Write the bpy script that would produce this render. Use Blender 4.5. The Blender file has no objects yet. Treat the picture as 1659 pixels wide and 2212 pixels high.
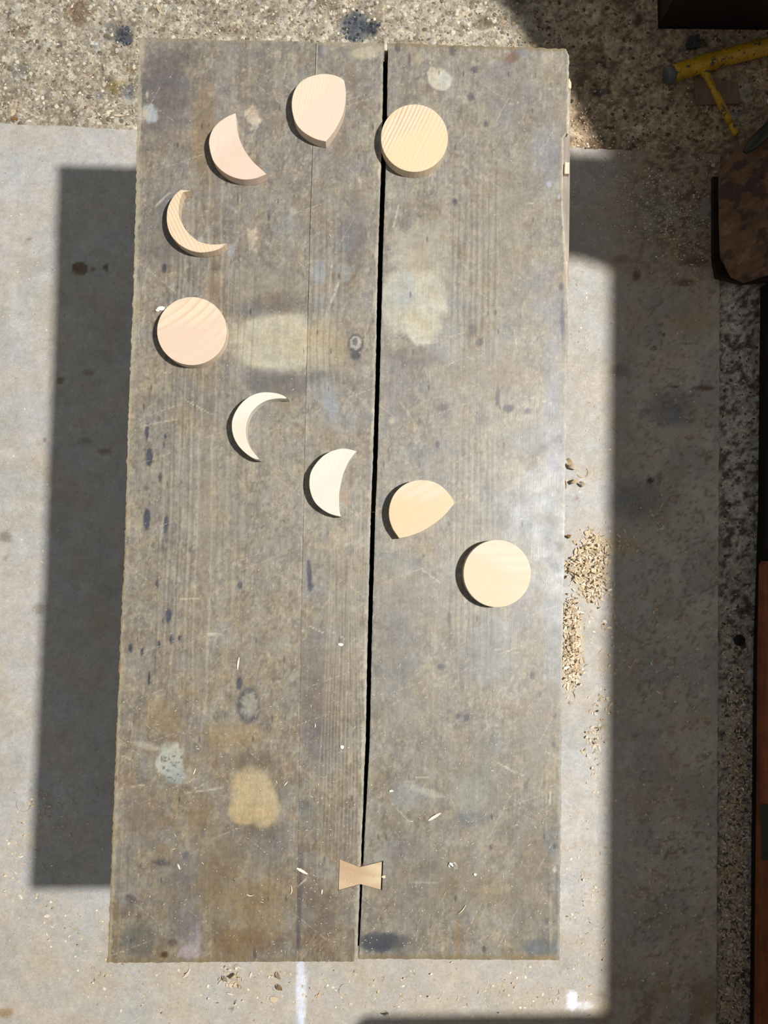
import bpy, bmesh, math, random
import numpy as np
from mathutils import Vector, Matrix

random.seed(7)
SC = bpy.context.scene
COL = SC.collection

# ------------------------------------------------------------------ camera
FPX, CX, CY = 1850.0, 829.5, 1106.0
NX, NY = 800.0, 1210.0              # pixel right below the camera (vertical vanishing point)
HC, HT = 1.69, 0.54                 # camera height, table-top height
dc = Vector(((NX-CX)/FPX, -(NY-CY)/FPX, -1)).normalized()
Zw = -dc
Xw = (Vector((1, 0, 0)) - Zw*Zw.x).normalized()
Yw = Zw.cross(Xw)
RC = Matrix((Xw, Yw, Zw))           # camera -> world
RI = np.array(RC.transposed())
RN = np.array(RC)
cam = bpy.data.cameras.new('camera')
cam.sensor_fit = 'VERTICAL'; cam.sensor_height = 36.0; cam.lens = FPX/2212*36.0
cam.clip_start = 0.02
co = bpy.data.objects.new('camera', cam); COL.objects.link(co)
co.matrix_world = Matrix.Translation((0, 0, HC)) @ RC.to_4x4()
SC.camera = co

# ------------------------------------------------------------------ light
LAMP = Vector((1.90, 0.23, HT+3.85))
W = bpy.data.worlds.new('world'); SC.world = W; W.use_nodes = True
bg = W.node_tree.nodes['Background']
bg.inputs['Color'].default_value = (0.93, 0.97, 1.0, 1); bg.inputs['Strength'].default_value = 0.215
la = bpy.data.lights.new('floodlight', 'POINT'); la.energy = 1110.0; la.shadow_soft_size = 0.082
la.color = (1.0, 0.975, 0.94)
lo = bpy.data.objects.new('floodlight', la); lo.location = LAMP; COL.objects.link(lo)
SC.view_settings.view_transform = 'Standard'; SC.view_settings.look = 'None'
SC.view_settings.exposure = 0.0; SC.view_settings.gamma = 1.0
SC.view_settings.use_curve_mapping = False

# ------------------------------------------------------------------ pixel <-> world
def P(x, y, z=0.0):
    d = RC @ Vector(((x-CX)/FPX, -(y-CY)/FPX, -1))
    t = (z-HC)/d.z
    return Vector((d.x*t, d.y*t, z))
def to_px(v):                        # (n,3) world -> px,py
    c = (v - np.array([0, 0, HC])) @ RN          # world->cam : R^T v
    return CX - c[:, 0]/c[:, 2]*FPX, CY + c[:, 1]/c[:, 2]*FPX
def cast(x, y, z):                   # where an edge at height z stands whose shadow falls at floor pixel x,y
    F = P(x, y, 0)
    return F + (LAMP-F)*(z/LAMP.z)

# ------------------------------------------------------------------ numpy noise
def _h(i, j, s):
    n = (i.astype(np.int64)*374761393 + j.astype(np.int64)*668265263 + s*1442695041) & 0xffffffff
    n = ((n ^ (n >> 13))*1274126177) & 0xffffffff
    n = n ^ (n >> 16)
    return (n & 0xffff)/65535.0
def vn(x, y, s=0):
    i = np.floor(x); j = np.floor(y); u = x-i; v = y-j
    u = u*u*(3-2*u); v = v*v*(3-2*v)
    a = _h(i, j, s); b = _h(i+1, j, s); c = _h(i, j+1, s); d = _h(i+1, j+1, s)
    return (a*(1-u)+b*u)*(1-v)+(c*(1-u)+d*u)*v
def fbm(x, y, s=0, o=4):
    r = 0; a = 0.5; t = 0
    for k in range(o):
        r = r+a*vn(x*2**k+k*17.3, y*2**k+k*9.1, s+k); t += a; a *= 0.55
    return r/t
def sm(e0, e1, x):
    t = np.clip((x-e0)/(e1-e0), 0, 1); return t*t*(3-2*t)
def lin(c):
    c = np.asarray(c, dtype=float)/255.0
    return np.where(c <= 0.04045, c/12.92, ((c+0.055)/1.055)**2.4)

class Paint:
    """material colour of a surface, laid out by the places of its stains and some painted light and shade"""
    def __init__(s, x, y, col):
        s.x = x; s.y = y; s.c = np.tile(np.array(col, float), (len(x), 1))
    def mix(s, m, col):
        m = np.clip(m, 0, 1)[:, None]; s.c = s.c*(1-m)+np.array(col, float)*m
    def blob(s, cx, cy, rx, ry, col, k=1.0, soft=.3, ang=0, warp=.3, ns=None):
        R = max(rx, ry)*2.2
        idx = np.where((abs(s.x-cx) < R) & (abs(s.y-cy) < R))[0]
        if len(idx) == 0: return
        x = s.x[idx]-cx; y = s.y[idx]-cy
        a = math.radians(ang); ca, sa = math.cos(a), math.sin(a)
        X = x*ca+y*sa; Y = -x*sa+y*ca
        f = ns or 2.2/min(rx, ry)
        n = fbm(s.x[idx]*f+cx, s.y[idx]*f+cy, 3, 4)-.5
        d = np.sqrt((X/rx)**2+(Y/ry)**2)+n*2*warp
        m = (1-sm(1-soft, 1+soft, d))*k
        m = m*(.75+.5*fbm(s.x[idx]/6, s.y[idx]/14, 8, 3))
        m = np.clip(m, 0, 1)[:, None]
        s.c[idx] = s.c[idx]*(1-m)+np.array(col, float)*m
    def line(s, x0, y0, x1, y1, w, col, k=1.0):
        dx, dy = x1-x0, y1-y0; L = math.hypot(dx, dy)
        t = np.clip(((s.x-x0)*dx+(s.y-y0)*dy)/L/L, 0, 1)
        d = np.hypot(s.x-x0-t*dx, s.y-y0-t*dy)
        n = vn(s.x/7+x0, s.y/7, 5)
        s.mix((1-sm(w*.5, w*1.3, d))*k*sm(.15, .5, n), col)

def set_tint(me, rgb_srgb, gain):
    a = me.color_attributes.new('tint', 'FLOAT_COLOR', 'POINT')
    c = lin(np.clip(rgb_srgb, 0, 255))*gain
    a.data.foreach_set('color', np.hstack([c, np.ones((len(c), 1))]).astype(np.float32).ravel())
def coords(me):
    v = np.zeros(len(me.vertices)*3, np.float32); me.vertices.foreach_get('co', v)
    return v.reshape(-1, 3).astype(float)

# ------------------------------------------------------------------ object helpers
def link(name, me, parent=None, mat=None, loc=None):
    o = bpy.data.objects.new(name, me); COL.objects.link(o)
    if mat is not None and me is not None: me.materials.append(mat)
    if loc is not None: o.location = loc
    if parent: o.parent = parent
    return o
def tag(o, label=None, cat=None, group=None, kind=None):
    if label: o['label'] = label
    if cat: o['category'] = cat
    if group: o['group'] = group
    if kind: o['kind'] = kind
    return o
def mesh(name, vs, fs, smooth=False):
    me = bpy.data.meshes.new(name); me.from_pydata([tuple(v) for v in vs], [], fs); me.update()
    if smooth: me.polygons.foreach_set('use_smooth', [True]*len(me.polygons))
    return me
def empty(name, loc, **k):
    o = bpy.data.objects.new(name, None); COL.objects.link(o); o.location = loc
    o.empty_display_size = .05
    return tag(o, **k)
def prism_mesh(name, poly, z0, z1, bevel=0.0, seg=2, org=(0, 0, 0)):
    bm = bmesh.new()
    ox, oy, oz = org
    bot = [bm.verts.new((p[0]-ox, p[1]-oy, z0-oz)) for p in poly]
    top = [bm.verts.new((p[0]-ox, p[1]-oy, z1-oz)) for p in poly]
    n = len(poly)
    bm.faces.new(top); bm.faces.new(bot[::-1])
    for i in range(n):
        bm.faces.new((bot[i], bot[(i+1) % n], top[(i+1) % n], top[i]))
    bmesh.ops.recalc_face_normals(bm, faces=bm.faces)
    if bevel:
        es = [e for e in bm.edges if all(abs(v.co.z-(z1-oz)) < 1e-6 for v in e.verts)]
        bmesh.ops.bevel(bm, geom=es, offset=bevel, segments=seg, affect='EDGES', profile=.5)
    me = bpy.data.meshes.new(name); bm.to_mesh(me); bm.free()
    return me
def box_poly(x0, y0, x1, y1): return [(x0, y0), (x1, y0), (x1, y1), (x0, y1)]
def box(name, x0, y0, z0, x1, y1, z1, mat, parent=None, bevel=.002):
    me = bpy.data.meshes.new(name); bm = bmesh.new()
    bmesh.ops.create_cube(bm, size=1)
    for v in bm.verts:
        v.co = Vector(((x0+x1)/2+v.co.x*(x1-x0), (y0+y1)/2+v.co.y*(y1-y0), (z0+z1)/2+v.co.z*(z1-z0)))
    if bevel: bmesh.ops.bevel(bm, geom=bm.edges[:], offset=bevel, segments=2, affect='EDGES')
    bm.to_mesh(me); bm.free()
    o = link(name, me, parent, mat)
    if parent: o.location = -Vector(parent.location)
    return o
def rel(o, parent):
    o.parent = parent; o.location = Vector(o.location)-Vector(parent.location)

# ------------------------------------------------------------------ node helpers
class NT:
    def __init__(s, name):
        s.m = bpy.data.materials.new(name); s.m.use_nodes = True; s.t = s.m.node_tree
        s.b = s.t.nodes['Principled BSDF']; s.L = s.t.links
    def n(s, typ, **k):
        o = s.t.nodes.new(typ)
        for a, v in k.items():
            if a.startswith('i_'): s.set(o.inputs[a[2:].replace('_', ' ')], v)
            else: setattr(o, a, v)
        return o
    def set(s, inp, v):
        if isinstance(v, bpy.types.NodeSocket): s.L.new(v, inp)
        else: inp.default_value = v
    def coord(s, sx=1, sy=1, sz=1, rz=0, loc=(0, 0, 0)):
        t = s.n('ShaderNodeTexCoord'); m = s.n('ShaderNodeMapping')
        s.L.new(t.outputs['Object'], m.inputs['Vector'])
        m.inputs['Rotation'].default_value = (0, 0, math.radians(rz))
        m.inputs['Location'].default_value = loc
        q = s.n('ShaderNodeVectorMath', operation='MULTIPLY')
        s.L.new(m.outputs[0], q.inputs[0]); q.inputs[1].default_value = (sx, sy, sz)
        return q.outputs[0]
    def noise(s, vec, scale, det=3, rough=.55, dist=0):
        o = s.n('ShaderNodeTexNoise'); s.L.new(vec, o.inputs['Vector'])
        o.inputs['Scale'].default_value = scale; o.inputs['Detail'].default_value = det
        o.inputs['Roughness'].default_value = rough; o.inputs['Distortion'].default_value = dist
        return o.outputs['Fac']
    def voro(s, vec, scale, feat='F1', rnd=1.0):
        o = s.n('ShaderNodeTexVoronoi', feature=feat); s.L.new(vec, o.inputs['Vector'])
        o.inputs['Scale'].default_value = scale; o.inputs['Randomness'].default_value = rnd
        return o
    def rng(s, v, a, b, c, d, smooth=False):
        o = s.n('ShaderNodeMapRange'); o.interpolation_type = 'SMOOTHSTEP' if smooth else 'LINEAR'
        s.L.new(v, o.inputs[0])
        for i, q in enumerate((a, b, c, d)): o.inputs[i+1].default_value = q
        return o.outputs[0]
    def math(s, op, a, b=0.0):
        o = s.n('ShaderNodeMath', operation=op); s.set(o.inputs[0], a); s.set(o.inputs[1], b); return o.outputs[0]
    def mulc(s, col, f):             # colour * scalar
        o = s.n('ShaderNodeVectorMath', operation='SCALE'); s.set(o.inputs[0], col); s.set(o.inputs['Scale'], f); return o.outputs[0]
    def mix(s, f, a, b):
        o = s.n('ShaderNodeMix', data_type='RGBA'); s.set(o.inputs[0], f)
        s.set(o.inputs[6], a); s.set(o.inputs[7], b); return o.outputs[2]
    def ramp(s, v, pts):
        o = s.n('ShaderNodeValToRGB'); s.L.new(v, o.inputs[0]); e = o.color_ramp.elements
        while len(e) < len(pts): e.new(.5)
        for i, (p, c) in enumerate(pts): e[i].position = p; e[i].color = (*c, 1)
        return o.outputs[0]
    def attr(s):
        o = s.n('ShaderNodeAttribute'); o.attribute_name = 'tint'; return o.outputs['Color']
    def bump(s, h, dist, strg=1.0, prev=None):
        o = s.n('ShaderNodeBump'); s.L.new(h, o.inputs['Height']); o.inputs['Distance'].default_value = dist
        o.inputs['Strength'].default_value = strg
        if prev: s.L.new(prev, o.inputs['Normal'])
        return o.outputs[0]
    def out(s, col=None, rough=None, nor=None, spec=None, metal=None):
        for k, v in (('Base Color', col), ('Roughness', rough), ('Normal', nor), ('Specular IOR Level', spec), ('Metallic', metal)):
            if v is not None: s.set(s.b.inputs[k], v)
        return s.m
def C(r, g, b, gain=1.0):
    c = lin((r, g, b))*gain; return (float(c[0]), float(c[1]), float(c[2]), 1)

# ------------------------------------------------------------------ materials
def m_table():
    t = NT('worn_stained_pine'); tint = t.attr()
    fine = t.noise(t.coord(1, .035, 1, 1.6), 900, 4, .6)
    mid = t.noise(t.coord(1, .03, 1, 1.6), 170, 3, .6, .4)
    w = t.noise(t.coord(1, .07, 1, 1.6), 16, 2, .5)
    lines = t.noise(t.coord(1, .012, 1, 1.6), 330, 2, .5)
    lm = t.rng(lines, .60, .68, 0, 1, True)
    mask = t.rng(t.noise(t.coord(1, .12, 1, 1.6), 14, 2), .47, .58, 0, 1, True)
    lm = t.math('MULTIPLY', lm, mask)
    dk = t.math('MULTIPLY', t.rng(lines, .38, .30, 0, 1, True), mask)
    mott = t.noise(t.coord(), 60, 5, .65)
    mot2 = t.noise(t.coord(loc=(3, 1, 0)), 260, 4, .7)
    f = t.math('MULTIPLY', t.rng(fine, .3, .7, .92, 1.08), t.rng(mid, .3, .7, .93, 1.07))
    f = t.math('MULTIPLY', f, t.rng(mott, .3, .7, .84, 1.16))
    f = t.math('MULTIPLY', f, t.rng(mot2, .3, .7, .84, 1.16))
    f = t.math('MULTIPLY', f, t.math('ADD', 1.0, t.math('SUBTRACT', t.math('MULTIPLY', lm, .16), t.math('MULTIPLY', dk, .14))))
    c = t.mulc(tint, f)
    # hue drift between blue-grey and brown
    hue = t.noise(t.coord(loc=(5, 2, 0)), 22, 4, .6)
    o = t.n('ShaderNodeVectorMath', operation='MULTIPLY'); t.L.new(c, o.inputs[0])
    t.L.new(t.ramp(hue, [(.34, (.97, 1.0, 1.04)), (.5, (1, 1, 1)), (.68, (1.0, .94, .84))]), o.inputs[1]); c = o.outputs[0]
    # tiny pale dents and dust, dark pores
    v = t.voro(t.coord(), 170); rs = t.n('ShaderNodeSeparateColor'); t.L.new(v.outputs['Color'], rs.inputs[0])
    sp = t.math('MULTIPLY', t.rng(v.outputs['Distance'], .13, .07, 0, 1, True), t.rng(rs.outputs[0], .80, .84, 0, 1))
    c = t.mix(t.math('MULTIPLY', sp, .75), c, C(205, 195, 180, .9))
    v2 = t.voro(t.coord(1, .35, 1, loc=(2, 2, 0)), 110); r2 = t.n('ShaderNodeSeparateColor'); t.L.new(v2.outputs['Color'], r2.inputs[0])
    sp2 = t.math('MULTIPLY', t.rng(v2.outputs['Distance'], .22, .1, 0, 1, True), t.rng(r2.outputs[1], .86, .9, 0, 1))
    c = t.mix(t.math('MULTIPLY', sp2, .55), c, C(60, 55, 60, .8))
    # scratches in two directions
    for rz, sc_, th in ((38, 9, 1.12), (-62, 7, 1.13), (-20, 8, 1.12)):
        vv = t.voro(t.coord(1, 12, 1, rz, loc=(rz, 3, 0)), sc_); rr = t.n('ShaderNodeSeparateColor'); t.L.new(vv.outputs['Color'], rr.inputs[0])
        sy = t.n('ShaderNodeSeparateXYZ')
        dv = t.n('ShaderNodeVectorMath', operation='SUBTRACT')
        sc2 = t.n('ShaderNodeVectorMath', operation='SCALE'); t.L.new(t.coord(1, 12, 1, rz, loc=(rz, 3, 0)), sc2.inputs[0]); sc2.inputs['Scale'].default_value = sc_
        ps = t.n('ShaderNodeVectorMath', operation='SCALE'); t.L.new(vv.outputs['Position'], ps.inputs[0]); ps.inputs['Scale'].default_value = sc_
        t.L.new(sc2.outputs[0], dv.inputs[0]); t.L.new(ps.outputs[0], dv.inputs[1]); t.L.new(dv.outputs[0], sy.inputs[0])
        ln = t.math('MULTIPLY', t.rng(t.math('ABSOLUTE', sy.outputs[1]), .10, .04, 0, 1), t.rng(t.math('ABSOLUTE', sy.outputs[0]), .32, .18, 0, 1))
        ln = t.math('MULTIPLY', ln, t.math('MULTIPLY', t.rng(rr.outputs[2], th-.2, th-.15, 0, 1), t.rng(t.noise(t.coord(), 300, 2), .45, .6, 0, 1)))
        c = t.mix(t.math('MULTIPLY', ln, .5), c, C(190, 180, 165, .9))
    h = t.math('ADD', t.math('MULTIPLY', mott, .5), t.math('MULTIPLY', fine, .3))
    nb = t.bump(h, .0004, .6)
    ro = t.rng(t.noise(t.coord(loc=(9, 9, 0)), 30, 4, .6), .3, .7, .31, .52)
    return t.out(c, ro, nb, .55)
def m_panel():
    t = NT('dusty_fibreboard'); tint = t.attr()
    a = t.noise(t.coord(), 45, 5, .6); b = t.noise(t.coord(loc=(1, 2, 0)), 420, 4, .65); d = t.noise(t.coord(loc=(4, 2, 0)), 130, 4, .7)
    f = t.math('MULTIPLY', t.rng(a, .3, .7, .90, 1.10), t.rng(b, .3, .7, .86, 1.14))
    f = t.math('MULTIPLY', f, t.rng(d, .3, .7, .90, 1.10))
    c = t.mulc(tint, f)
    hue = t.noise(t.coord(loc=(5, 2, 0)), 12, 4, .6)
    o = t.n('ShaderNodeVectorMath', operation='MULTIPLY'); t.L.new(c, o.inputs[0])
    t.L.new(t.ramp(hue, [(.35, (.95, 1.0, 1.05)), (.5, (1, 1, 1)), (.65, (1.02, .97, .90))]), o.inputs[1]); c = o.outputs[0]
    v = t.voro(t.coord(1, .6, 1, 30), 230); rs = t.n('ShaderNodeSeparateColor'); t.L.new(v.outputs['Color'], rs.inputs[0])
    sp = t.math('MULTIPLY', t.rng(v.outputs['Distance'], .28, .15, 0, 1, True), t.rng(rs.outputs[0], .84, .88, 0, 1))
    c = t.mix(t.math('MULTIPLY', sp, .5), c, C(225, 215, 195, 1.0))
    v = t.voro(t.coord(1, 1, 1, 30, loc=(3, 1, 0)), 60); rs = t.n('ShaderNodeSeparateColor'); t.L.new(v.outputs['Color'], rs.inputs[0])
    sp = t.math('MULTIPLY', t.rng(v.outputs['Distance'], .10, .05, 0, 1, True), t.rng(rs.outputs[0], .84, .88, 0, 1))
    c = t.mix(t.math('MULTIPLY', sp, .6), c, C(90, 80, 72, 1.0))
    return t.out(c, .75, t.bump(t.math('ADD', b, d), .0006, .7), .3)
def m_concrete():
    t = NT('rough_exposed_concrete'); tint = t.attr()
    wv = t.n('ShaderNodeVectorMath', operation='ADD'); nz = t.n('ShaderNodeTexNoise'); nz.inputs['Scale'].default_value = 60; nz.inputs['Detail'].default_value = 3
    cc = t.coord(); t.L.new(cc, nz.inputs['Vector'])
    s1 = t.n('ShaderNodeVectorMath', operation='SCALE'); t.L.new(nz.outputs['Color'], s1.inputs[0]); s1.inputs['Scale'].default_value = .012
    t.L.new(cc, wv.inputs[0]); t.L.new(s1.outputs[0], wv.inputs[1]); wc = wv.outputs[0]
    v = t.voro(wc, 120); r = t.n('ShaderNodeSeparateColor'); t.L.new(v.outputs['Color'], r.inputs[0])
    v2 = t.voro(wc, 260); r2 = t.n('ShaderNodeSeparateColor'); t.L.new(v2.outputs['Color'], r2.inputs[0])
    f = t.math('MULTIPLY', t.rng(r.outputs[0], 0, 1, .72, 1.26), t.rng(r2.outputs[0], 0, 1, .82, 1.18))
    f = t.math('MULTIPLY', f, t.rng(t.noise(cc, 28, 4, .65), .3, .7, .76, 1.24))
    big = t.noise(t.coord(loc=(7, 3, 0)), 75, 4, .6)
    pit = t.rng(big, .37, .29, 0, 1, True)
    f = t.math('MULTIPLY', f, t.rng(pit, 0, 1, 1, .55))
    c = t.mulc(tint, f)
    o = t.n('ShaderNodeVectorMath', operation='MULTIPLY'); t.L.new(c, o.inputs[0])
    t.L.new(t.ramp(r.outputs[1], [(0, (.96, 1.0, 1.06)), (.35, (1.01, 1, .96)), (.75, (1.02, .99, .95)), (1, (1.05, .98, .88))]), o.inputs[1]); c = o.outputs[0]
    h = t.math('ADD', t.math('SUBTRACT', r.outputs[0], t.math('MULTIPLY', v.outputs['Distance'], .8)), t.math('SUBTRACT', big, pit))
    return t.out(c, .8, t.bump(h, .0022, .85), .3)
def m_pine(name, c0, c1, ang, dens=1.0, strength=.5, blush=None, curve=0.0, fac=1.3):
    """pale planed softwood: early wood c0, growth lines c1, running at angle ang"""
    t = NT(name); co_ = t.coord(1, .05, 1, ang)
    def C(r_, g_, b_, f_): q = lin((r_, g_, b_))/fac; return (float(q[0])*.925, float(q[1])*.935, float(q[2]), 1)
    wob = t.noise(t.coord(1, .35, 1, ang), 14, 2, .5)
    sx = t.n('ShaderNodeSeparateXYZ'); t.L.new(t.coord(1, 1, 1, ang), sx.inputs[0])
    u = t.math('ADD', sx.outputs[0], t.math('MULTIPLY', wob, .022))
    if curve: u = t.math('ADD', u, t.math('MULTIPLY', t.math('MULTIPLY', sx.outputs[1], sx.outputs[1]), curve))
    ph = t.math('FRACT', t.math('MULTIPLY', u, 150*dens))
    ln = t.math('MULTIPLY', t.rng(ph, .35, .85, 0, 1, True), t.rng(ph, .90, 1.0, 1, 0, True))
    ln = t.math('MULTIPLY', ln, t.rng(t.noise(t.coord(1, .2, 1, ang, (2, 1, 0)), 60, 2), .35, .65, .5, 1))
    fine = t.noise(co_, 1300, 3, .6)
    f = t.math('MULTIPLY', ln, strength)
    c = t.mix(f, C(*c0, 1), C(*c1, 1))
    if blush: c = t.mix(t.rng(t.noise(t.coord(1, .5, 1, ang, (4, 4, 0)), 20, 1), .48, .64, 0, .8, True), c, C(*blush, 1))
    c = t.mulc(c, t.rng(fine, .3, .7, .95, 1.05))
    return t.out(c, .5, t.bump(fine, .0001, .4), .2)
def m_wood(name, c0, c1, ang=0, scale=60, rough=.6, mott=.25, bump=.0006, spec=.3):
    t = NT(name)
    g = t.noise(t.coord(1, .06, .3, ang), scale, 4, .6, .3); m = t.noise(t.coord(loc=(1, 5, 2)), 24, 5, .65)
    c = t.mix(t.rng(g, .35, .65, 0, 1), C(*c0), C(*c1))
    c = t.mulc(c, t.rng(m, .3, .7, 1-mott, 1+mott))
    return t.out(c, rough, t.bump(t.math('ADD', g, m), bump, .7), spec)
def m_flake():
    t = NT('pine_shaving')
    oi = t.n('ShaderNodeAttribute'); oi.attribute_name = 'tint'
    n = t.noise(t.coord(), 600, 2)
    c = t.mulc(oi.outputs['Color'], t.rng(n, .3, .7, .9, 1.1))
    return t.out(c, .65, None, .25)

GT, GF = 0.86, 1.06                 # appearance to base-colour gain: bench top, floor
MT = m_table(); MP = m_panel(); MC = m_concrete(); MF = m_flake()
M_leg = m_wood('old_bench_timber', (120, 98, 74), (84, 66, 50))
M_raw = m_wood('splintered_raw_pine', (222, 206, 180), (176, 160, 138), 0, 200, .8, .2)
M_grey = m_wood('weathered_ledge', (168, 156, 144), (140, 128, 120), 0, 120, .7, .2)
M_dark = m_wood('dark_timber_and_shade', (52, 36, 26), (30, 21, 16), 90, 50, .7, .3)
M_dark2 = m_wood('near_black_timber', (30, 23, 18), (18, 14, 11), 0, 50, .8, .3)
M_bench = m_wood('workbench_beech', (150, 116, 80), (112, 82, 54))
M_red = m_wood('reddish_brown_board', (150, 88, 50), (104, 60, 34), 0, 70, .6, .3)

# ================================================================== setting: floor and the sheet on it
def grid_mesh(name, fn, nu, nv):
    us = np.linspace(0, 1, nu); vs_ = np.linspace(0, 1, nv)
    V = [fn(u, v) for v in vs_ for u in us]
    F = [(j*nu+i, j*nu+i+1, (j+1)*nu+i+1, (j+1)*nu+i) for j in range(nv-1) for i in range(nu-1)]
    return V, F

# concrete floor: fine grid in the middle, wide apron around it
nu, nv = 300, 400
x0, x1, y0, y1 = -.90, .95, -1.05, 1.30
gx = np.concatenate([[-5], np.linspace(x0, x1, nu), [5]]); gy = np.concatenate([[-5], np.linspace(y0, y1, nv), [5]])
XX, YY = np.meshgrid(gx, gy); FV = np.stack([XX.ravel(), YY.ravel(), np.zeros(XX.size)], 1)
pxx, pyy = to_px(FV)
FV[:, 2] = np.where((abs(FV[:, 0]) < 2), (fbm(FV[:, 0]*45, FV[:, 1]*45, 4, 3)-.72)*.0028, -.001)
n_ = len(gx)
FF = [(j*n_+i, j*n_+i+1, (j+1)*n_+i+1, (j+1)*n_+i) for j in range(len(gy)-1) for i in range(n_-1)]
me = mesh('floor', FV, FF, True)
pt = Paint(pxx, pyy, (176, 168, 151))
n1 = fbm(pxx/90, pyy/90, 11); n2 = fbm(pxx/22, pyy/22, 12); n3 = fbm(pxx/9, pyy/9, 17)
pt.mix(sm(.5, .68, n1)*.5, (148, 134, 116)); pt.mix(sm(.55, .75, n2)*.7, (205, 196, 176)); pt.mix(sm(.58, .72, 1-n2)*.6, (120, 108, 92))
pt.mix(sm(.62, .72, n3)*.5, (98, 84, 70))
# the right hand side is trodden brown dust
wr = sm(1090, 1300, pxx)*(1-sm(420, 620, pyy))
pt.mix(wr*.8, (184, 160, 130)); pt.mix(wr*sm(.55, .66, n2)*.6, (116, 94, 74)); pt.mix(wr*sm(.58, .66, n3)*.6, (88, 70, 54))
pt.mix(wr*sm(.62, .70, fbm(pxx/40, pyy/40, 33))*.6, (206, 186, 158))
wl = sm(1530, 1570, pxx)*sm(560, 640, pyy)
pt.mix(wl*.8, (192, 190, 182)); pt.mix(wl*sm(.54, .6, fbm(pxx/11, pyy/11, 35))*.8, (78, 72, 66))
pt.mix(sm(1350, 1520, pxx)*(1-sm(60, 200, pyy))*.5*sm(.4, .6, n2), (160, 152, 136))
for b in ((268, 78, 22, 18, (52, 54, 60), .95, .35), (770, 58, 30, 34, (70, 76, 86), .85, .4), (806, 62, 12, 16, (58, 60, 66), .9, .4), (250, 70, 32, 24, (96, 96, 98), .5, .4),
          (255, 190, 22, 16, (128, 112, 70), .7, .4), (40, 65, 22, 12, (120, 102, 78), .7, .4), (275, 200, 14, 20, (120, 124, 130), .7, .4), (220, 205, 14, 12, (120, 122, 126), .6, .4), (285, 150, 12, 8, (120, 102, 60), .7, .4),
          (170, 30, 30, 26, (116, 90, 68), .6, .4), (245, 110, 10, 14, (92, 80, 66), .6, .4), (210, 100, 8, 8, (170, 178, 190), .7, .3), (45, 155, 22, 22, (130, 128, 124), .7, .4), (1050, 45, 24, 18, (112, 98, 80), .6, .4),
          (500, 60, 20, 10, (120, 104, 84), .6, .4), (1258, 262, 8, 6, (84, 52, 28), .9, .3), (1380, 40, 10, 14, (70, 58, 50), .8, .4), (1290, 200, 14, 8, (70, 64, 62), .8, .4),
          (1600, 200, 26, 22, (190, 190, 190), .45, .4), (1585, 250, 22, 14, (170, 172, 170), .6, .4), (1540, 300, 18, 12, (180, 160, 140), .6, .4)):
    pt.blob(b[0], b[1], b[2], b[3], b[4], b[5], b[6], 0, .4)
far = np.maximum.reduce([sm(.76, .88, -FV[:, 0]), sm(.82, .93, FV[:, 0]), sm(.94, 1.03, -FV[:, 1]), sm(1.14, 1.28, FV[:, 1])])
pt.mix(far, (158, 148, 130))
set_tint(me, pt.c, GF)
tag(link('floor', me, None, MC), 'rough grey-beige exposed aggregate concrete workshop floor', None, None, 'structure')

# pebbles and chips of the exposed aggregate, proud of the floor
t = NT('aggregate_chips'); cc = t.coord()
M_agg = t.out(t.mulc(t.attr(), t.rng(t.noise(cc, 400, 3), .3, .7, .88, 1.12)), .8, t.bump(t.noise(cc, 300, 3), .0005, .6), .3)
rs_ = np.random.RandomState(5); AV, AF, AC = [], [], []
def pebble(x, y, r, col):
    n = 7; b = len(AV); ph = rs_.rand()*6.28; el = .6+.4*rs_.rand(); h = .0005+r*.16
    for ring, (k, z) in enumerate(((1.0, -.0007), (.72, h*.8), (.0, h))):
        m = n if ring < 2 else 1
        for i in range(m):
            a = 2*math.pi*i/n; rj = r*k*(.72+.56*rs_.rand() if ring == 0 else .9)
            ex, ey = rj*math.cos(a), rj*math.sin(a)*el
            AV.append((x+ex*math.cos(ph)-ey*math.sin(ph), y+ex*math.sin(ph)+ey*math.cos(ph), z)); AC.append(col)
    for i in range(n):
        j = (i+1) % n; AF.append((b+i, b+j, b+n+j, b+n+i)); AF.append((b+n+i, b+n+j, b+2*n))
PAL = [(206, 198, 180), (190, 180, 160), (170, 160, 140), (152, 140, 120), (136, 122, 104), (182, 176, 166), (216, 206, 186), (160, 146, 130), (120, 108, 94)]
DUST = [(190, 166, 136), (170, 144, 114), (150, 124, 96), (110, 88, 68), (96, 78, 62), (140, 132, 118)]
def scat(n, x0_, x1_, y0_, y1_, pal, r0, r1, keep=None):
    for _ in range(n):
        x, y = x0_+(x1_-x0_)*rs_.rand(), y0_+(y1_-y0_)*rs_.rand()
        if keep and not keep(x, y): continue
        p = P(x, y, 0); c = np.array(pal[rs_.randint(len(pal))], float)*(.92+.16*rs_.rand()); dk = 1
        for (bx_, by_, br_) in ((268, 78, 26), (770, 58, 36), (806, 62, 16)):
            if math.hypot(x-bx_, y-by_) < br_*(.7+.5*rs_.rand()): c = np.array((70, 74, 82), float)*(.7+.6*rs_.rand())
        pebble(p.x, p.y, r0+(r1-r0)*rs_.rand()**2, (*lin(c)*GF*.98, 1))
edge = lambda x: 259+(x+200)*.0421
scat(5200, -40, 1120, -40, 300, PAL, .0015, .0058, lambda x, y: y < edge(x)-2 and not (308 < x < 1220 and y > 110))
scat(1500, 1080, 1700, -40, 325, DUST, .0015, .0050, lambda x, y: y < edge(x)-2 and not (x < 1222 and y > 112))
scat(1500, 1556, 1640, 620, 2230, [(196, 192, 184), (160, 154, 144), (120, 112, 102), (90, 84, 78), (176, 166, 148)], .0012, .0042)
me = mesh('aggregate', AV, AF)
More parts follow.
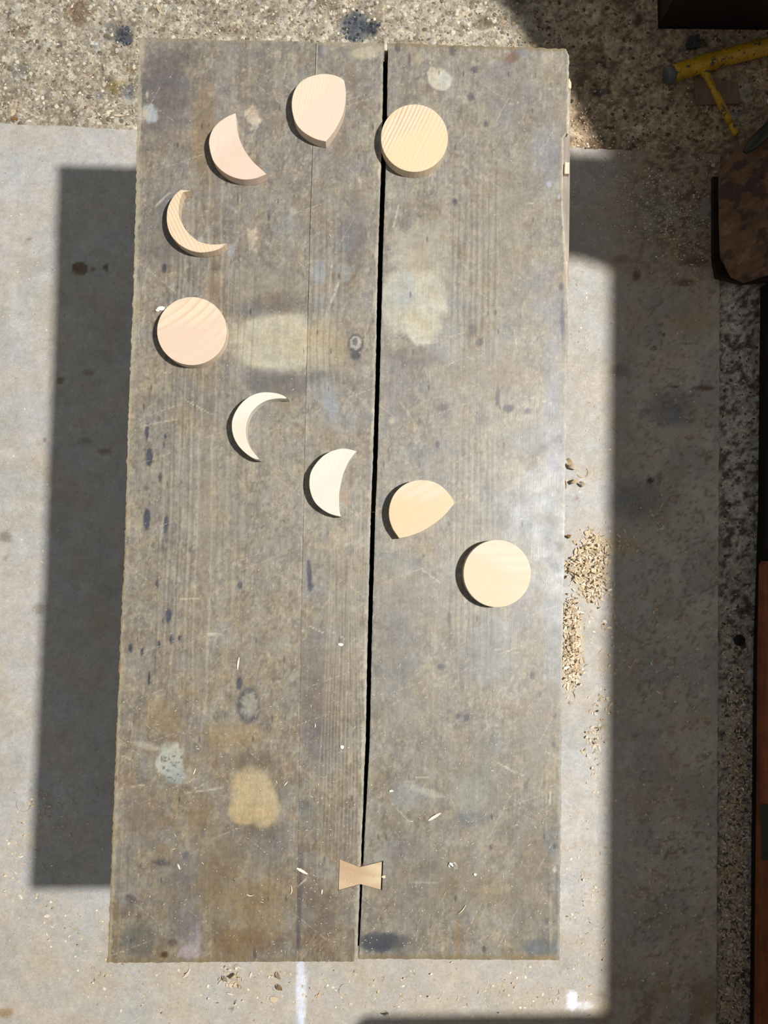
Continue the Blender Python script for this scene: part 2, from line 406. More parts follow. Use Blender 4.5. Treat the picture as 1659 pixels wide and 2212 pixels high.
a_ = me.color_attributes.new('tint', 'FLOAT_COLOR', 'POINT'); a_.data.foreach_set('color', np.array(AC, np.float32).ravel())
tag(link('aggregate', me, bpy.data.objects['floor'], M_agg), None, None, None, 'stuff')

# big fibreboard sheet lying on the concrete, under the bench
ZP = .009
c_tl, c_tr, c_br, c_bl = P(-420, 250, ZP), P(1556, 333, ZP), P(1546, 2420, ZP), P(-470, 2420, ZP)
nu, nv = 360, 430
def fpan(u, v):
    p = (c_bl.lerp(c_br, u)).lerp(c_tl.lerp(c_tr, u), v); return p
V, F = grid_mesh('p', fpan, nu, nv); V = np.array([tuple(v) for v in V])
top = V[-nu:]; 
V[-nu:, 1] += (fbm(top[:, 0]*60, top[:, 0]*0, 3, 3)-.5)*.006
V[nu-1::nu, 0] += (fbm(V[nu-1::nu, 1]*60, V[nu-1::nu, 1]*0, 9, 3)-.5)*.003
loop = list(range(nu)) + [j*nu+nu-1 for j in range(1, nv)] + [(nv-1)*nu+i for i in range(nu-2, -1, -1)] + [j*nu for j in range(nv-2, 0, -1)]
base = len(V); low = V[loop].copy(); low[:, 2] = 0.0006
V = np.vstack([V, low]); m_ = len(loop)
F = F + [(loop[i], base+i, base+(i+1) % m_, loop[(i+1) % m_]) for i in range(m_)]
me = mesh('fibreboard_sheet', V, F)
px, py = to_px(V)
pt = Paint(px, py, (186, 181, 174))
n1 = fbm(px/120, py/120, 21); n2 = fbm(px/25, py/25, 22); n3 = fbm(px/8, py/8, 23)
pt.mix(sm(.5, .7, n1)*.5, (172, 166, 154)); pt.mix(sm(.55, .75, n2)*.35, (204, 200, 194)); pt.mix(sm(1900, 2080, py)*.45, (180, 168, 150))
pt.mix(sm(.64, .74, n3)*.2, (150, 140, 128))
# right side: dirtier, with sawdust and damp stains, its tint lightened to lift the shade
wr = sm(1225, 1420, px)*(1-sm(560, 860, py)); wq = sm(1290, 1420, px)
pt.mix(wq*.4, (206, 194, 170))  # lighter tint brightens the shaded part, in place of fill light
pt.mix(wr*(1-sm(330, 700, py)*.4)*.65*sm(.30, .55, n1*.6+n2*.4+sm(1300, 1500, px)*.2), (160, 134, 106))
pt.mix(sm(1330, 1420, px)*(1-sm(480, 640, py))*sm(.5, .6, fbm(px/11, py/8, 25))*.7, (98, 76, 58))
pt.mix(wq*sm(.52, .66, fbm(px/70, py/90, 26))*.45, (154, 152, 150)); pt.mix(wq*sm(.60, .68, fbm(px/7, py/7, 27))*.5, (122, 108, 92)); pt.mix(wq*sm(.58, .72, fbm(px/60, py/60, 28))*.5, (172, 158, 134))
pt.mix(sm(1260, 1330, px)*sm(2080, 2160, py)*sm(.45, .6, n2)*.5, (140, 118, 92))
for (cx_, cy_, a_, b_) in ((1275, 1225, 40, 70), (1234, 1395, 26, 85), (1330, 1180, 60, 22)):
    d_ = np.hypot((px-cx_)/a_, (py-cy_)/b_)+(n2-.5)*.9
    pt.mix((1-sm(.75, 1.15, d_))*.7, (206, 188, 156))
DK = (128, 116, 100)
for b in ((172, 580, 17, 14, (120, 98, 76), .9, .15), (200, 582, 5, 6, (128, 108, 88), .7, .3), (229, 578, 4, 9, (110, 96, 82), .8, .3), (12, 1161, 13, 13, (140, 130, 118), .8, .2), (84, 1316, 14, 12, (148, 138, 126), .8, .3),
          (12, 1205, 6, 6, (150, 140, 128), .6, .3), (10, 2188, 18, 10, (150, 122, 92), .7, .4), (130, 822, 9, 7, (120, 92, 74), .6, .4), (192, 805, 12, 9, DK, .5, .4), (225, 975, 14, 7, DK, .5, .4), (186, 952, 12, 7, DK, .4, .4),
          (98, 950, 4, 4, (130, 118, 108), .7, .3), (650, 2150, 10, 95, (222, 226, 238), .85, .4), (1236, 2160, 12, 22, (234, 238, 248), .95, .2), (1262, 2172, 18, 10, (226, 228, 234), .7, .3), (500, 2180, 4, 4, (110, 106, 100), .9, .2),
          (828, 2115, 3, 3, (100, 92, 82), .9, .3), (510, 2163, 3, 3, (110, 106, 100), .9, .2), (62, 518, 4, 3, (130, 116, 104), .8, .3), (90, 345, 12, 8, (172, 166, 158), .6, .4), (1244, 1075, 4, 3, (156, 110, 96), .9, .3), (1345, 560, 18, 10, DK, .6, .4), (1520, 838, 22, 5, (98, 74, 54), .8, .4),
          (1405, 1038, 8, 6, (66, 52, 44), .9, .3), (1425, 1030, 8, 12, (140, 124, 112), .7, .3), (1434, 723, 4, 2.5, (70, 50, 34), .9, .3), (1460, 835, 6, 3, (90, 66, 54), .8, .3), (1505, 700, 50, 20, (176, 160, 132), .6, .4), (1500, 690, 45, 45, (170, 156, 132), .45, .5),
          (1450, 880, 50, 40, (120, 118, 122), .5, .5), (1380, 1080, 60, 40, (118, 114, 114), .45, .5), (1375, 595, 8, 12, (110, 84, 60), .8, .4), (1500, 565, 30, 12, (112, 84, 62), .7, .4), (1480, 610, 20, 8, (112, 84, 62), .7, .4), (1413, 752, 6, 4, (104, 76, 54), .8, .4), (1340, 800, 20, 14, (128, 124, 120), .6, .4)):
    pt.blob(b[0], b[1], b[2], b[3], b[4], b[5], b[6], 0, .3)
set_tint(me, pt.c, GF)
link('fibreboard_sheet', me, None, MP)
tag(bpy.data.objects['fibreboard_sheet'], 'large pale grey fibreboard sheet lying on the concrete under the plank bench', 'board')

# ================================================================== plank bench
bench = empty('plank_bench', tuple(P(760, 1080, HT).xy)+(0,), label='low bench of stained worn planks with a long gap, carrying pale wooden moon shapes', cat='bench')
def curve(pts):
    ys = np.array([p[1] for p in pts], float); xs = np.array([p[0] for p in pts], float)
    return lambda y: np.interp(y, ys, xs)
Lc = curve([(302, 82), (297, 260), (291, 520), (283, 760), (275, 960), (270, 1180), (262, 1330), (254, 1530), (247, 1700), (240, 1880), (232, 2080)])
Jc = curve([(683, 90), (670, 480), (660, 890), (650, 1400), (640, 2080)])
G1 = curve([(829, 90), (826, 300), (817, 560), (812, 800), (806, 1000), (801.6, 1110), (794.3, 1400), (790.3, 1600), (781.5, 1820), (775.7, 1970), (771, 2080)])
G2 = curve([(837.5, 90), (834.5, 300), (826, 560), (820, 800), (814.5, 1000), (810, 1110), (802, 1400), (798, 1600), (786.2, 1820), (779.6, 1970), (773.5, 2080)])
Rc = curve([(1223, 105), (1229, 120), (1228, 220), (1226, 286), (1217, 296), (1215, 420), (1219, 520), (1225, 600), (1227, 700), (1223, 900), (1220, 1100), (1217, 1300), (1213, 1500), (1211, 1800), (1208, 2075)])
def cw(y): return np.interp(y, [80, 160, 700, 890, 2100], [2.4, 2.2, 1.5, .9, .35])
ZT = HT
def plank(name, lf, rf, ty0, ty1, by0, by1, nu, nv, jl, jr, thick=.038):
    """one plank as a closed mesh: fine grid on top, worn rounded rim, plain underside"""
    T = np.linspace(0, 1, nv); U = np.linspace(0, 1, nu)
    V = np.zeros((nv, nu, 3))
    for j, t in enumerate(T):
        ya = by0+(ty0-by0)*t; yb = by1+(ty1-by1)*t
        xa = lf(ya); xb = rf(yb)
        a = P(xa, ya, ZT); b = P(xb, yb, ZT)
        ja = (fbm(np.array([t*260]), np.array([jl*7.]), 2, 3)[0]-.5)*jl
        jb = (fbm(np.array([t*260]), np.array([jr*9.]), 5, 3)[0]-.5)*jr
        a.x += ja; b.x += jb
        V[j, :, 0] = a.x+(b.x-a.x)*U; V[j, :, 1] = a.y+(b.y-a.y)*U; V[j, :, 2] = ZT
    V[-1, :, 1] += (fbm(U*40+name*3, U*0, 7, 3)-.5)*.004
    V[0, :, 1] += (fbm(U*40+name*5, U*0, 8, 3)-.5)*.002
    V = V.reshape(-1, 3)
    V[:, 2] += (fbm(V[:, 0]*9, V[:, 1]*3, 31, 3)-.5)*.0008
    F = [(j*nu+i, j*nu+i+1, (j+1)*nu+i+1, (j+1)*nu+i) for j in range(nv-1) for i in range(nu-1)]
    loop = list(range(nu)) + [j*nu+nu-1 for j in range(1, nv)] + [(nv-1)*nu+i for i in range(nu-2, -1, -1)] + [j*nu for j in range(nv-2, 0, -1)]
    cen = V[:, :2].mean(0); m_ = len(loop); rings = [loop]
    allv = [V]; nb = len(V)
    for dz, off in ((.0012, .0006), (.0030, .0011), (thick, .0008)):
        r = V[loop].copy(); d = np.zeros((m_, 2))
        nxt = np.roll(r[:, :2], -1, 0)-np.roll(r[:, :2], 1, 0); nn = np.stack([nxt[:, 1], -nxt[:, 0]], 1); nn /= np.linalg.norm(nn, axis=1)[:, None]+1e-9
        r[:, :2] += nn*off*.6; r[:, 2] = ZT-dz
        allv.append(r); rings.append(list(range(nb, nb+m_))); nb += m_
    V = np.vstack(allv)
    for a, b in zip(rings[:-1], rings[1:]):
        F += [(a[i], b[i], b[(i+1) % m_], a[(i+1) % m_]) for i in range(m_)]
    F.append(tuple(rings[-1][::-1]))
    return mesh('plank', V, F)
p1 = plank(1, Lc, lambda y: Jc(y)-cw(y)/2, 82, 91, 2080, 2077, 150, 610, .0030, .0004)
p2 = plank(2, lambda y: Jc(y)+cw(y)/2, lambda y: G1(y)-1.2, 91, 93, 2077, 2077, 70, 610, .0004, .0012)
p3 = plank(3, lambda y: G2(y)+1.0, Rc, 93, 105, 2071, 2074, 165, 610, .0008, .0026)
# notch for the butterfly key
KEY = [(733.3, 1856), (777, 1873), (824.9, 1861), (822.5, 1922), (777.6, 1909.5), (731.5, 1922.7)]
NOT = [(732.6, 1855.2), (777, 1872.2), (827.6, 1859.4), (825.4, 1923.6), (777.6, 1910.3), (730.8, 1923.6)]
cut = link('cutter', prism_mesh('cutter', [P(x, y, ZT).xy for x, y in NOT], ZT-.014, ZT+.01), None)
def carve(me):
    o = bpy.data.objects.new('tmp', me); COL.objects.link(o)
    md = o.modifiers.new('b', 'BOOLEAN'); md.operation = 'DIFFERENCE'; md.object = cut; md.solver = 'EXACT'
    bpy.context.view_layer.update()
    dg = bpy.context.evaluated_depsgraph_get()
    r = bpy.data.meshes.new_from_object(o.evaluated_get(dg)); r.name = 'plank'
    bpy.data.objects.remove(o); return r
p2 = carve(p2); p3 = carve(p3)
bpy.data.objects.remove(cut)

def paint_planks(me, which):
    V = coords(me); px, py = to_px(V)
    pt = Paint(px, py, (132, 124, 114))
    g = sm(80, 700, py)
    # slow drift of colour from purplish brown at the top over grey to ochre brown at the bottom
    cols = {1: ((130, 121, 115), (146, 136, 125), (154, 144, 130), (138, 121, 99), (124, 109, 88)), 2: ((136, 128, 122), (142, 132, 122), (146, 138, 128), (128, 115, 100), (112, 96, 78)),
            3: ((140, 131, 122), (146, 137, 126), (146, 140, 131), (136, 128, 116), (130, 121, 106))}[which]
    ys = [100, 700, 1150, 1650, 2050]
    pt.c = np.stack([np.interp(py, ys, [c[k] for c in cols]) for k in range(3)], 1)
    n1 = fbm(px/70, py/140, 41+which); n2 = fbm(px/20, py/50, 44+which); n3 = fbm(px/7, py/12, 47+which); n4 = fbm(px/45, py/60, 77)
    pt.mix(sm(.52, .68, n1)*.4, (116, 109, 105)); pt.mix(sm(.55, .7, 1-n1)*.45, (164, 154, 136))
    pt.mix(sm(.56, .7, n2)*.35, (116, 106, 98)); pt.mix(sm(.56, .7, 1-n2)*.35, (152, 144, 132))
    pt.mix(sm(.58, .7, n4)*.35, (122, 122, 126)); pt.mix(sm(.62, .72, n3)*.35, (98, 90, 84)); pt.mix(sm(.64, .74, 1-n3)*.35, (166, 156, 142))
    for (fx, fy, sd, lo_, hi_, col_, k_) in ((16, 22, 101, .57, .61, (122, 113, 106), .32), (12, 20, 102, .58, .62, (168, 160, 146), .34), (30, 46, 103, .56, .60, (128, 122, 118), .30), (26, 40, 104, .57, .61, (160, 148, 128), .34),
                                        (6, 9, 105, .62, .66, (104, 96, 92), .40), (5, 8, 106, .63, .67, (186, 178, 164), .38), (44, 60, 107, .58, .62, (146, 144, 144), .30)):
        pt.mix(sm(lo_, hi_, fbm(px/fx+which*5, py/fy, sd, 4))*k_*(1 if sum(col_) > 400 or which != 3 else .7)*(1 if sum(col_) < 480 else (1-.5*sm(1500, 1900, py))), col_)
    B = pt.blob; BL = (66, 66, 80)
    if which == 1:
        B(350, 200, 60, 90, (100, 92, 92), .7, .5); B(440, 290, 25, 110, (136, 114, 86), .6, .5); B(350, 520, 40, 60, (112, 104, 100), .5, .5)
        B(596, 738, 98, 66, (184, 176, 158), 1, .22, 0, .22); B(570, 640, 40, 40, (150, 141, 126), .6, .4); B(560, 620, 70, 40, (146, 136, 118), .6, .5); B(545, 668, 50, 16, (112, 112, 116), .6, .5); B(600, 655, 55, 22, (108, 98, 92), .6, .4)
        B(610, 832, 80, 24, (106, 102, 102), .8, .35); B(560, 880, 60, 30, (128, 124, 122), .5, .5); B(570, 815, 45, 20, (114, 108, 108), .6, .4)
        B(542, 1646, 50, 22, (108, 94, 80), .7, .5); B(560, 1794, 66, 18, (104, 95, 88), .6, .5)
        B(543, 1708, 44, 52, (180, 162, 130), .9, .22, 0, .06, .11); B(566, 1742, 38, 46, (182, 164, 132), .9, .18, -10, .06, .11); B(528, 1752, 34, 30, (180, 160, 124), .9, .2, 0, .06, .11); B(552, 1725, 44, 50, (182, 164, 132), .6, .2, 0, .06, .11);
        B(537, 1526, 24, 40, (88, 84, 88), .95, .2, 0, .15); B(538, 1520, 17, 28, (150, 144, 132), .9, .3, 0, .7, .15); B(517, 1476, 7, 14, (78, 72, 82), .9, .3)
        B(368, 1640, 30, 38, (176, 175, 164), .97, .15, 0, .35); B(378, 1672, 22, 22, (164, 170, 168), .8, .3); B(318, 1611, 32, 8, (172, 164, 148), .8, .3, 14); B(345, 1600, 30, 14, (110, 94, 84), .4, .5)
        for s in range(26): B(352+random.random()*40, 1630+random.random()*60, 2.2, 2, (96, 100, 104), .8, .4)
        B(410, 2058, 24, 16, (158, 147, 150), .95, .2, 0, .2); B(419, 2036, 12, 22, (156, 145, 149), .9, .2); B(425, 2012, 5, 20, (152, 142, 147), .85, .25, 6); B(400, 2000, 40, 40, (116, 108, 112), .5, .5)
        B(355, 2063, 8, 7, (74, 50, 30), .9, .3); B(374, 2037, 10, 9, (92, 80, 70), .7, .4); B(550, 2058, 3.5, 14, (70, 66, 78), .9, .3)
        for a in ((323, 987, 7, 20), (317, 1122, 7.5, 24), (359, 1132, 5.5, 20), (318, 932, 4, 18), (346, 1032, 3.5, 12), (363, 1330, 7, 15), (371, 1381, 4.5, 12), (518, 1264, 5, 8), (340, 1262, 4, 10), (343, 1392, 4, 9), (307, 1408, 3, 8), (282, 1400, 5, 10), (276, 1165, 3, 9), (322, 1465, 3, 16), (360, 715, 7, 14), (355, 580, 5, 10), (357, 942, 3, 5), (388, 1378, 3, 6)):
            B(*a, BL, .9, .25, 3, .15)
        B(350, 1864, 18, 7, (80, 74, 84), .8, .4, 5, .4); B(285, 1942, 14, 7, (92, 80, 84), .8, .4, 30, .4); B(401, 1848, 6, 10, (88, 84, 98), .8, .4, 20); B(440, 1790, 5, 20, (92, 88, 100), .7, .4, 10)
        B(325, 246, 15, 20, (168, 172, 180), .9, .25, -25, .3); B(308, 246, 14, 14, (178, 164, 146), .8, .3); B(318, 205, 3, 8, (190, 176, 158), .9, .3)
        B(548, 252, 15, 22, (190, 176, 160), .95, .3, 0, .9, .13); B(545, 515, 11, 22, (188, 174, 158), .9, .3, 0, .8, .15); B(577, 366, 8, 10, (120, 124, 132), .6, .4)
        B(400, 1900, 60, 60, (114, 106, 104), .5, .5); B(590, 1830, 40, 30, (112, 104, 102), .5, .5); B(300, 2030, 40, 30, (98, 96, 92), .6, .4)
        B(500, 1590, 60, 30, (150, 128, 94), .55, .5); B(350, 1560, 50, 40, (144, 124, 94), .45, .5); B(560, 1960, 60, 60, (132, 110, 78), .55, .5); B(470, 1900, 40, 100, (122, 100, 72), .5, .5); B(520, 2040, 60, 30, (120, 94, 60), .6, .5)
        B(430, 1760, 20, 60, (124, 104, 80), .5, .5); B(470, 1100, 50, 90, (148, 142, 130), .4, .5); B(310, 1760, 40, 60, (118, 102, 88), .5, .5); B(440, 1620, 30, 20, (126, 116, 104), .5, .5)
        B(465, 576, 12, 12, (98, 84, 74), .85, .3, 0, .12); B(465, 580, 7, 6, (82, 68, 62), .8, .3, 0, .1); B(465, 610, 18, 50, (148, 130, 108), .4, .5); B(362, 445, 25, 40, (104, 102, 106), .5, .5); B(435, 520, 7, 9, (176, 180, 186), .6, .4)
        B(500, 540, 9, 12, (160, 164, 172), .7, .4); B(290, 560, 8, 300, (160, 150, 136), .5, .5); B(285, 300, 10, 150, (146, 138, 130), .5, .5)
        # a broad strip where the heart wood shows between two pale lines
        xa = np.interp(py, [300, 600, 900, 1100, 1300, 1600], [453, 448, 434, 430, 420, 412]); xb = xa+np.interp(py, [300, 700, 1000, 1300, 1600], [26, 30, 28, 34, 24])
        wob = (fbm(py/60, py*0, 61)-.5)*12
        ins = sm(-2, 3, px-xa-wob)*sm(-2, 3, xb+wob-px)*sm(240, 420, py)*(1-sm(1450, 1650, py)); pt.mix(ins*.28, (138, 122, 108))
        for xx in (xa, xb):
            pt.mix((1-sm(1.2, 3.2, abs(px-xx-wob)))*.36*sm(240, 400, py)*(1-sm(1500, 1700, py)), (188, 176, 158))
        for k in range(11):
            xx = xa-14-k*7+(k % 3)*2+(fbm(py/120, py*0+k, 62)-.5)*9
            pt.mix((1-sm(.8, 2.6, abs(px-xx)))*.34*sm(300, 640, py)*(1-sm(1350, 1600, py)), (176, 168, 152) if k % 2 else (106, 98, 92))
        for k in range(9):
            xx = xb+8+k*8+(fbm(py/130, py*0+k, 63)-.5)*8
            pt.mix((1-sm(.8, 2.6, abs(px-xx)))*.28*sm(330, 700, py)*(1-sm(1200, 1500, py)), (170, 162, 148) if k % 2 else (110, 102, 96))
        for l in ((305, 570, 380, 632, 1.4), (338, 443, 372, 412, 2.6), (300, 922, 385, 905, 1.6), (400, 864, 458, 896, 1.6), (405, 1713, 478, 1702, 2.4), (262, 1702, 310, 1696, 1.4), (560, 1350, 575, 1352, 1), (390, 1293, 440, 1293, 1.4), (420, 1705, 440, 1694, 1.6), (262, 1632, 280, 1640, 1.6), (345, 800, 362, 806, 1.8), (322, 1735, 332, 1745, 1.6), (450, 1370, 478, 1370, 2.5), (300, 610, 300, 740, 1.2)):
            pt.line(*l, (186, 176, 158), .85)
        # worn pale long edge
        e = px-Lc(py); pt.mix((1-sm(4, 13, e+(n3-.5)*16+(n2-.5)*12))*.8, (172, 160, 142)); pt.mix((1-sm(1, 4, e+(n3-.5)*3))*.5*sm(900, 1200, py), (120, 92, 52))
        e = Jc(py)-px; pt.mix((1-sm(1.5, 3.5, e))*.5*(1-sm(200, 500, py)), (170, 166, 158))
        pt.mix((1-sm(5, 12, 2078-py+(n3-.5)*10))*.35, (124, 104, 66)); pt.mix((1-sm(3, 9, py-86+(n3-.5)*10))*.6, (150, 138, 116))
    if which == 2:
        B(768, 742, 15, 19, (92, 86, 88), .9, .25, 0, .12); B(768, 740, 11, 13, (172, 168, 160), .85, .3, 0, .5, .2); B(767, 738, 5, 7, (96, 92, 94), .9, .3); B(768, 767, 10, 8, (84, 80, 86), .8, .4)
        B(690, 745, 50, 56, (174, 163, 142), .9, .3, 0, .25); B(740, 770, 30, 40, (146, 136, 120), .5, .5); B(700, 820, 60, 18, (112, 108, 108), .6, .4); B(700, 850, 40, 22, (148, 148, 150), .5, .5)
        B(690, 590, 16, 26, (150, 152, 158), .8, .35, 0, .6); B(745, 588, 18, 20, (148, 150, 156), .8, .35, 0, .6); B(690, 650, 14, 16, (144, 146, 150), .7, .4, 0, .6)
        B(712, 862, 14, 42, (148, 151, 158), .8, .35, -12, .35); B(692, 104, 9, 22, (98, 94, 98), .8, .4, -10); B(700, 108, 8, 10, (150, 148, 146), .6, .4); B(760, 120, 14, 20, (140, 132, 120), .5, .5)
        B(735, 300, 20, 90, (122, 112, 104), .5, .5); B(767, 500, 22, 80, (112, 104, 104), .5, .5); B(742, 520, 16, 34, (116, 120, 128), .6, .5); B(762, 170, 10, 30, (116, 100, 90), .5, .5)
        B(748, 1075, 7, 17, (150, 130, 116), .9, .2, -6, .1); B(749, 1084, 5, 5, (160, 132, 112), .9, .3); B(668, 1240, 5, 32, BL, .8, .3, -3, .2); B(671, 1268, 7, 9, BL, .7, .4); B(757, 1190, 6, 14, (98, 98, 110), .7, .4)
        B(700, 1400, 50, 60, (120, 114, 110), .5, .5); B(690, 1500, 50, 90, (112, 100, 92), .5, .5); B(700, 1600, 40, 60, (106, 102, 106), .6, .5); B(660, 1760, 30, 24, (130, 132, 128), .45, .6, 0, .6)
        B(656, 1738, 14, 12, (96, 94, 98), .4, .6, 0, .7); B(647, 1960, 5, 130, (84, 76, 82), .7, .5, 2, .2); B(712, 2000, 14, 30, (124, 114, 110), .7, .3, 0, .2); B(690, 1980, 40, 60, (104, 88, 72), .4, .5)
        B(757, 1030, 6, 60, (108, 98, 90), .4, .5); B(745, 1350, 20, 60, (112, 112, 112), .5, .5); B(640, 2062, 4, 14, (150, 140, 120), .8, .4); B(740, 2060, 10, 10, (130, 128, 122), .6, .4)
        for l in ((700, 690, 732, 610, 3), (712, 620, 716, 575, 2), (718, 1365, 745, 1380, 1.4), (655, 1362, 612, 1361, 1.5), (668, 1352, 700, 1368, 1.4), (640, 1918, 660, 1900, 1.4), (775, 1118, 762, 1092, 1), (715, 1060, 735, 1098, 1)):
            pt.line(*l, (186, 182, 172), .9)
        for k in range(15):          # pale growth lines bowing round a hidden heart
            c0 = 742+np.interp(py, [100, 800, 1200, 1800, 2080], [-20, 0, 6, -4, -10]); bow = np.exp(-((py-1235)/260)**2)
            sgn = -1 if k % 2 else 1; d0 = 5+(k//2)*7.5
            xx = c0+sgn*d0*(1-.35*bow)+(fbm(py/140, py*0+k, 64)-.5)*7
            pt.mix((1-sm(.7, 2.3, abs(px-xx)))*.42*sm(940, 1150, py)*(1-sm(1700, 1980, py)), (182, 166, 140))
        for k in range(12):
            bow = np.exp(-((py-742)/95)**2)
            xx = 742-k*7-bow*(10)+(fbm(py/140, py*0+k, 65)-.5)*6
            pt.mix((1-sm(.8, 2.4, abs(px-xx)))*.34*sm(330, 560, py)*(1-sm(800, 900, py)), (118, 102, 86) if k % 2 else (168, 156, 136))
        for k in range(9):
            r_ = np.hypot((px-715)/1.0, (py-2100)/1.7)
            pt.mix((1-sm(1, 2.6, abs(r_-14-k*7.5)))*.4*sm(1985, 2030, py), (146, 122, 92))
        B(768, 742, 17, 21, (86, 80, 82), .95, .2, 0, .10); B(768, 741, 12, 15, (182, 178, 170), .95, .2, 0, .35, .2); B(767, 738, 6, 8, (92, 88, 90), .9, .3); B(768, 769, 11, 8, (82, 78, 84), .85, .4)
        e = G1(py)-px
        k_ = .55+.45*sm(.4, .6, fbm(py/60, py*0, 71)); pt.mix((1-sm(3, 10, e+(n3-.5)*10+(n2-.5)*8))*k_, (184, 175, 160))
        pt.mix((1-sm(1, 3, e))*sm(.50, .60, fbm(py/34, py*0, 72))*.7*sm(300, 700, py), (206, 202, 194)); B(790, 112, 28, 14, (180, 168, 146), .8, .4, 0, .5)
        e = px-Jc(py); pt.mix((1-sm(2, 5, e))*.75*(1-sm(150, 200, py)), (186, 176, 160)); pt.mix((1-sm(1.5, 3.5, e))*.4*(1-sm(500, 800, py)), (178, 170, 158))
        pt.mix((1-sm(3, 10, py-92+(n3-.5)*10))*.6, (158, 146, 122))
    if which == 3:
        B(905, 560, 66, 66, (170, 162, 148), .85, .3, 0, .4); B(890, 655, 74, 74, (183, 177, 163), .95, .18, 0, .3); B(915, 706, 40, 44, (187, 181, 166), .95, .12, 0, .2); B(868, 620, 30, 40, (166, 168, 168), .7, .4); B(940, 500, 22, 36, (158, 150, 136), .7, .4)
        B(860, 745, 18, 14, (164, 152, 132), .6, .3); B(895, 770, 60, 20, (122, 112, 108), .7, .4); B(970, 740, 36, 36, (158, 156, 156), .6, .4)
        B(951, 173, 25, 23, (196, 188, 174), .98, .12, 20, .18); B(935, 160, 12, 14, (190, 180, 164), .9, .2); B(960, 170, 12, 12, (176, 178, 182), .6, .4)
        B(1106, 126, 22, 10, (118, 94, 80), .9, .2, -38, .12); B(1085, 140, 26, 10, (128, 124, 128), .5, .5); B(1128, 112, 12, 10, (120, 120, 130), .7, .4); B(859, 103, 6, 13, (90, 80, 82), .8, .3); B(978, 108, 8, 12, (92, 84, 86), .8, .4); B(885, 130, 3, 16, (92, 80, 80), .6, .4); B(905, 125, 10, 12, (158, 146, 128), .6, .4)
        for a in ((1022, 712, 9, 11), (1036, 738, 8, 9), (1028, 487, 8, 9), (957, 880, 11, 9), (1098, 882, 12, 8), (1140, 888, 7, 6), (983, 436, 6, 7), (1050, 268, 5, 6), (1025, 150, 8, 8), (1018, 210, 8, 9), (953, 1440, 9, 7), (1167, 1500, 4, 6), (1198, 1547, 4, 6), (1196, 1608, 4, 6), (990, 1548, 5, 6), (1008, 1550, 6, 8), (1075, 855, 5, 24), (970, 1335, 4, 16), (1150, 1460, 5, 10), (945, 960, 5, 8), (915, 1200, 4, 4), (1060, 1830, 4, 6)):
            B(*a, (84, 78, 88), .75, .35, 0, .25)
        for a in ((960, 882), (1022, 712), (1028, 487)): B(a[0], a[1], 16, 20, (120, 110, 104), .4, .4)
        B(847, 908, 7, 8, (186, 180, 160), .95, .2, 0, .15); B(1186, 398, 5, 7, (188, 194, 214), .95, .3); B(1207, 424, 3, 5, (180, 180, 186), .9, .3)
        B(1150, 1085, 55, 75, (160, 164, 174), .55, .5); B(1195, 900, 18, 200, (140, 144, 156), .5, .5); B(1195, 1250, 22, 200, (136, 142, 152), .5, .5); B(1180, 330, 34, 90, (134, 136, 148), .5, .5); B(1180, 640, 34, 60, (132, 132, 142), .5, .5)  # first blob: bluish lamp sheen painted into the colour, on top of the gloss
        B(1070, 540, 60, 110, (146, 136, 120), .5, .5); B(1120, 400, 50, 60, (132, 124, 114), .5, .5); B(1100, 200, 60, 60, (128, 122, 120), .5, .5); B(1040, 810, 80, 50, (142, 132, 122), .4, .5); B(860, 850, 30, 70, (122, 118, 122), .5, .5)
        B(1140, 950, 50, 30, (122, 122, 126), .5, .5); B(860, 1400, 40, 110, (122, 120, 122), .5, .5); B(900, 1550, 60, 50, (140, 130, 118), .4, .5); B(896, 1545, 13, 17, (150, 138, 124), .7, .3); B(1160, 1570, 36, 90, (142, 130, 120), .5, .5)
        B(1060, 1400, 60, 60, (140, 142, 146), .5, .5); B(1000, 1640, 60, 60, (132, 126, 118), .4, .5); B(880, 1720, 34, 26, (140, 144, 148), .5, .5); B(1010, 1720, 40, 40, (150, 150, 144), .45, .5, 30); B(920, 1710, 40, 8, (176, 174, 164), .6, .4, 18)
        B(1020, 1770, 40, 16, (108, 110, 116), .6, .5); B(870, 1830, 40, 30, (124, 120, 122), .4, .5); B(900, 1900, 60, 60, (118, 108, 96), .4, .5); B(1000, 1900, 60, 60, (126, 114, 98), .4, .5); B(990, 2030, 8, 50, (128, 100, 66), .5, .5)
        B(828, 2034, 52, 19, (72, 74, 80), .92, .25, 0, .25); B(810, 2040, 30, 18, (66, 68, 74), .6, .4); B(880, 2040, 30, 20, (104, 98, 92), .5, .5); B(1170, 2046, 40, 18, (100, 104, 110), .8, .4); B(1190, 1820, 18, 30, (112, 116, 124), .7, .4); B(1150, 1850, 30, 60, (128, 112, 96), .5, .5); B(1130, 1960, 40, 60, (122, 110, 94), .4, .5)
        B(1060, 1700, 40, 60, (138, 134, 122), .5, .5); B(1100, 1290, 60, 40, (130, 122, 118), .4, .5); B(860, 1250, 40, 60, (146, 140, 132), .4, .5); B(930, 1300, 60, 60, (134, 126, 120), .4, .5); B(1045, 2050, 4, 8, (86, 78, 78), .8, .3); B(806, 2058, 5, 5, (140, 136, 130), .7, .3)
        B(1188, 1725, 3, 14, (196, 190, 180), .8, .4); B(1198, 1828, 3, 6, (72, 74, 82), .9, .3); B(1198, 1878, 4, 7, (188, 188, 188), .8, .3); B(1190, 1990, 4, 50, (176, 166, 146), .5, .5); B(1215, 690, 4, 45, (86, 88, 104), .7, .4); B(1212, 620, 5, 8, (90, 90, 104), .8, .3)
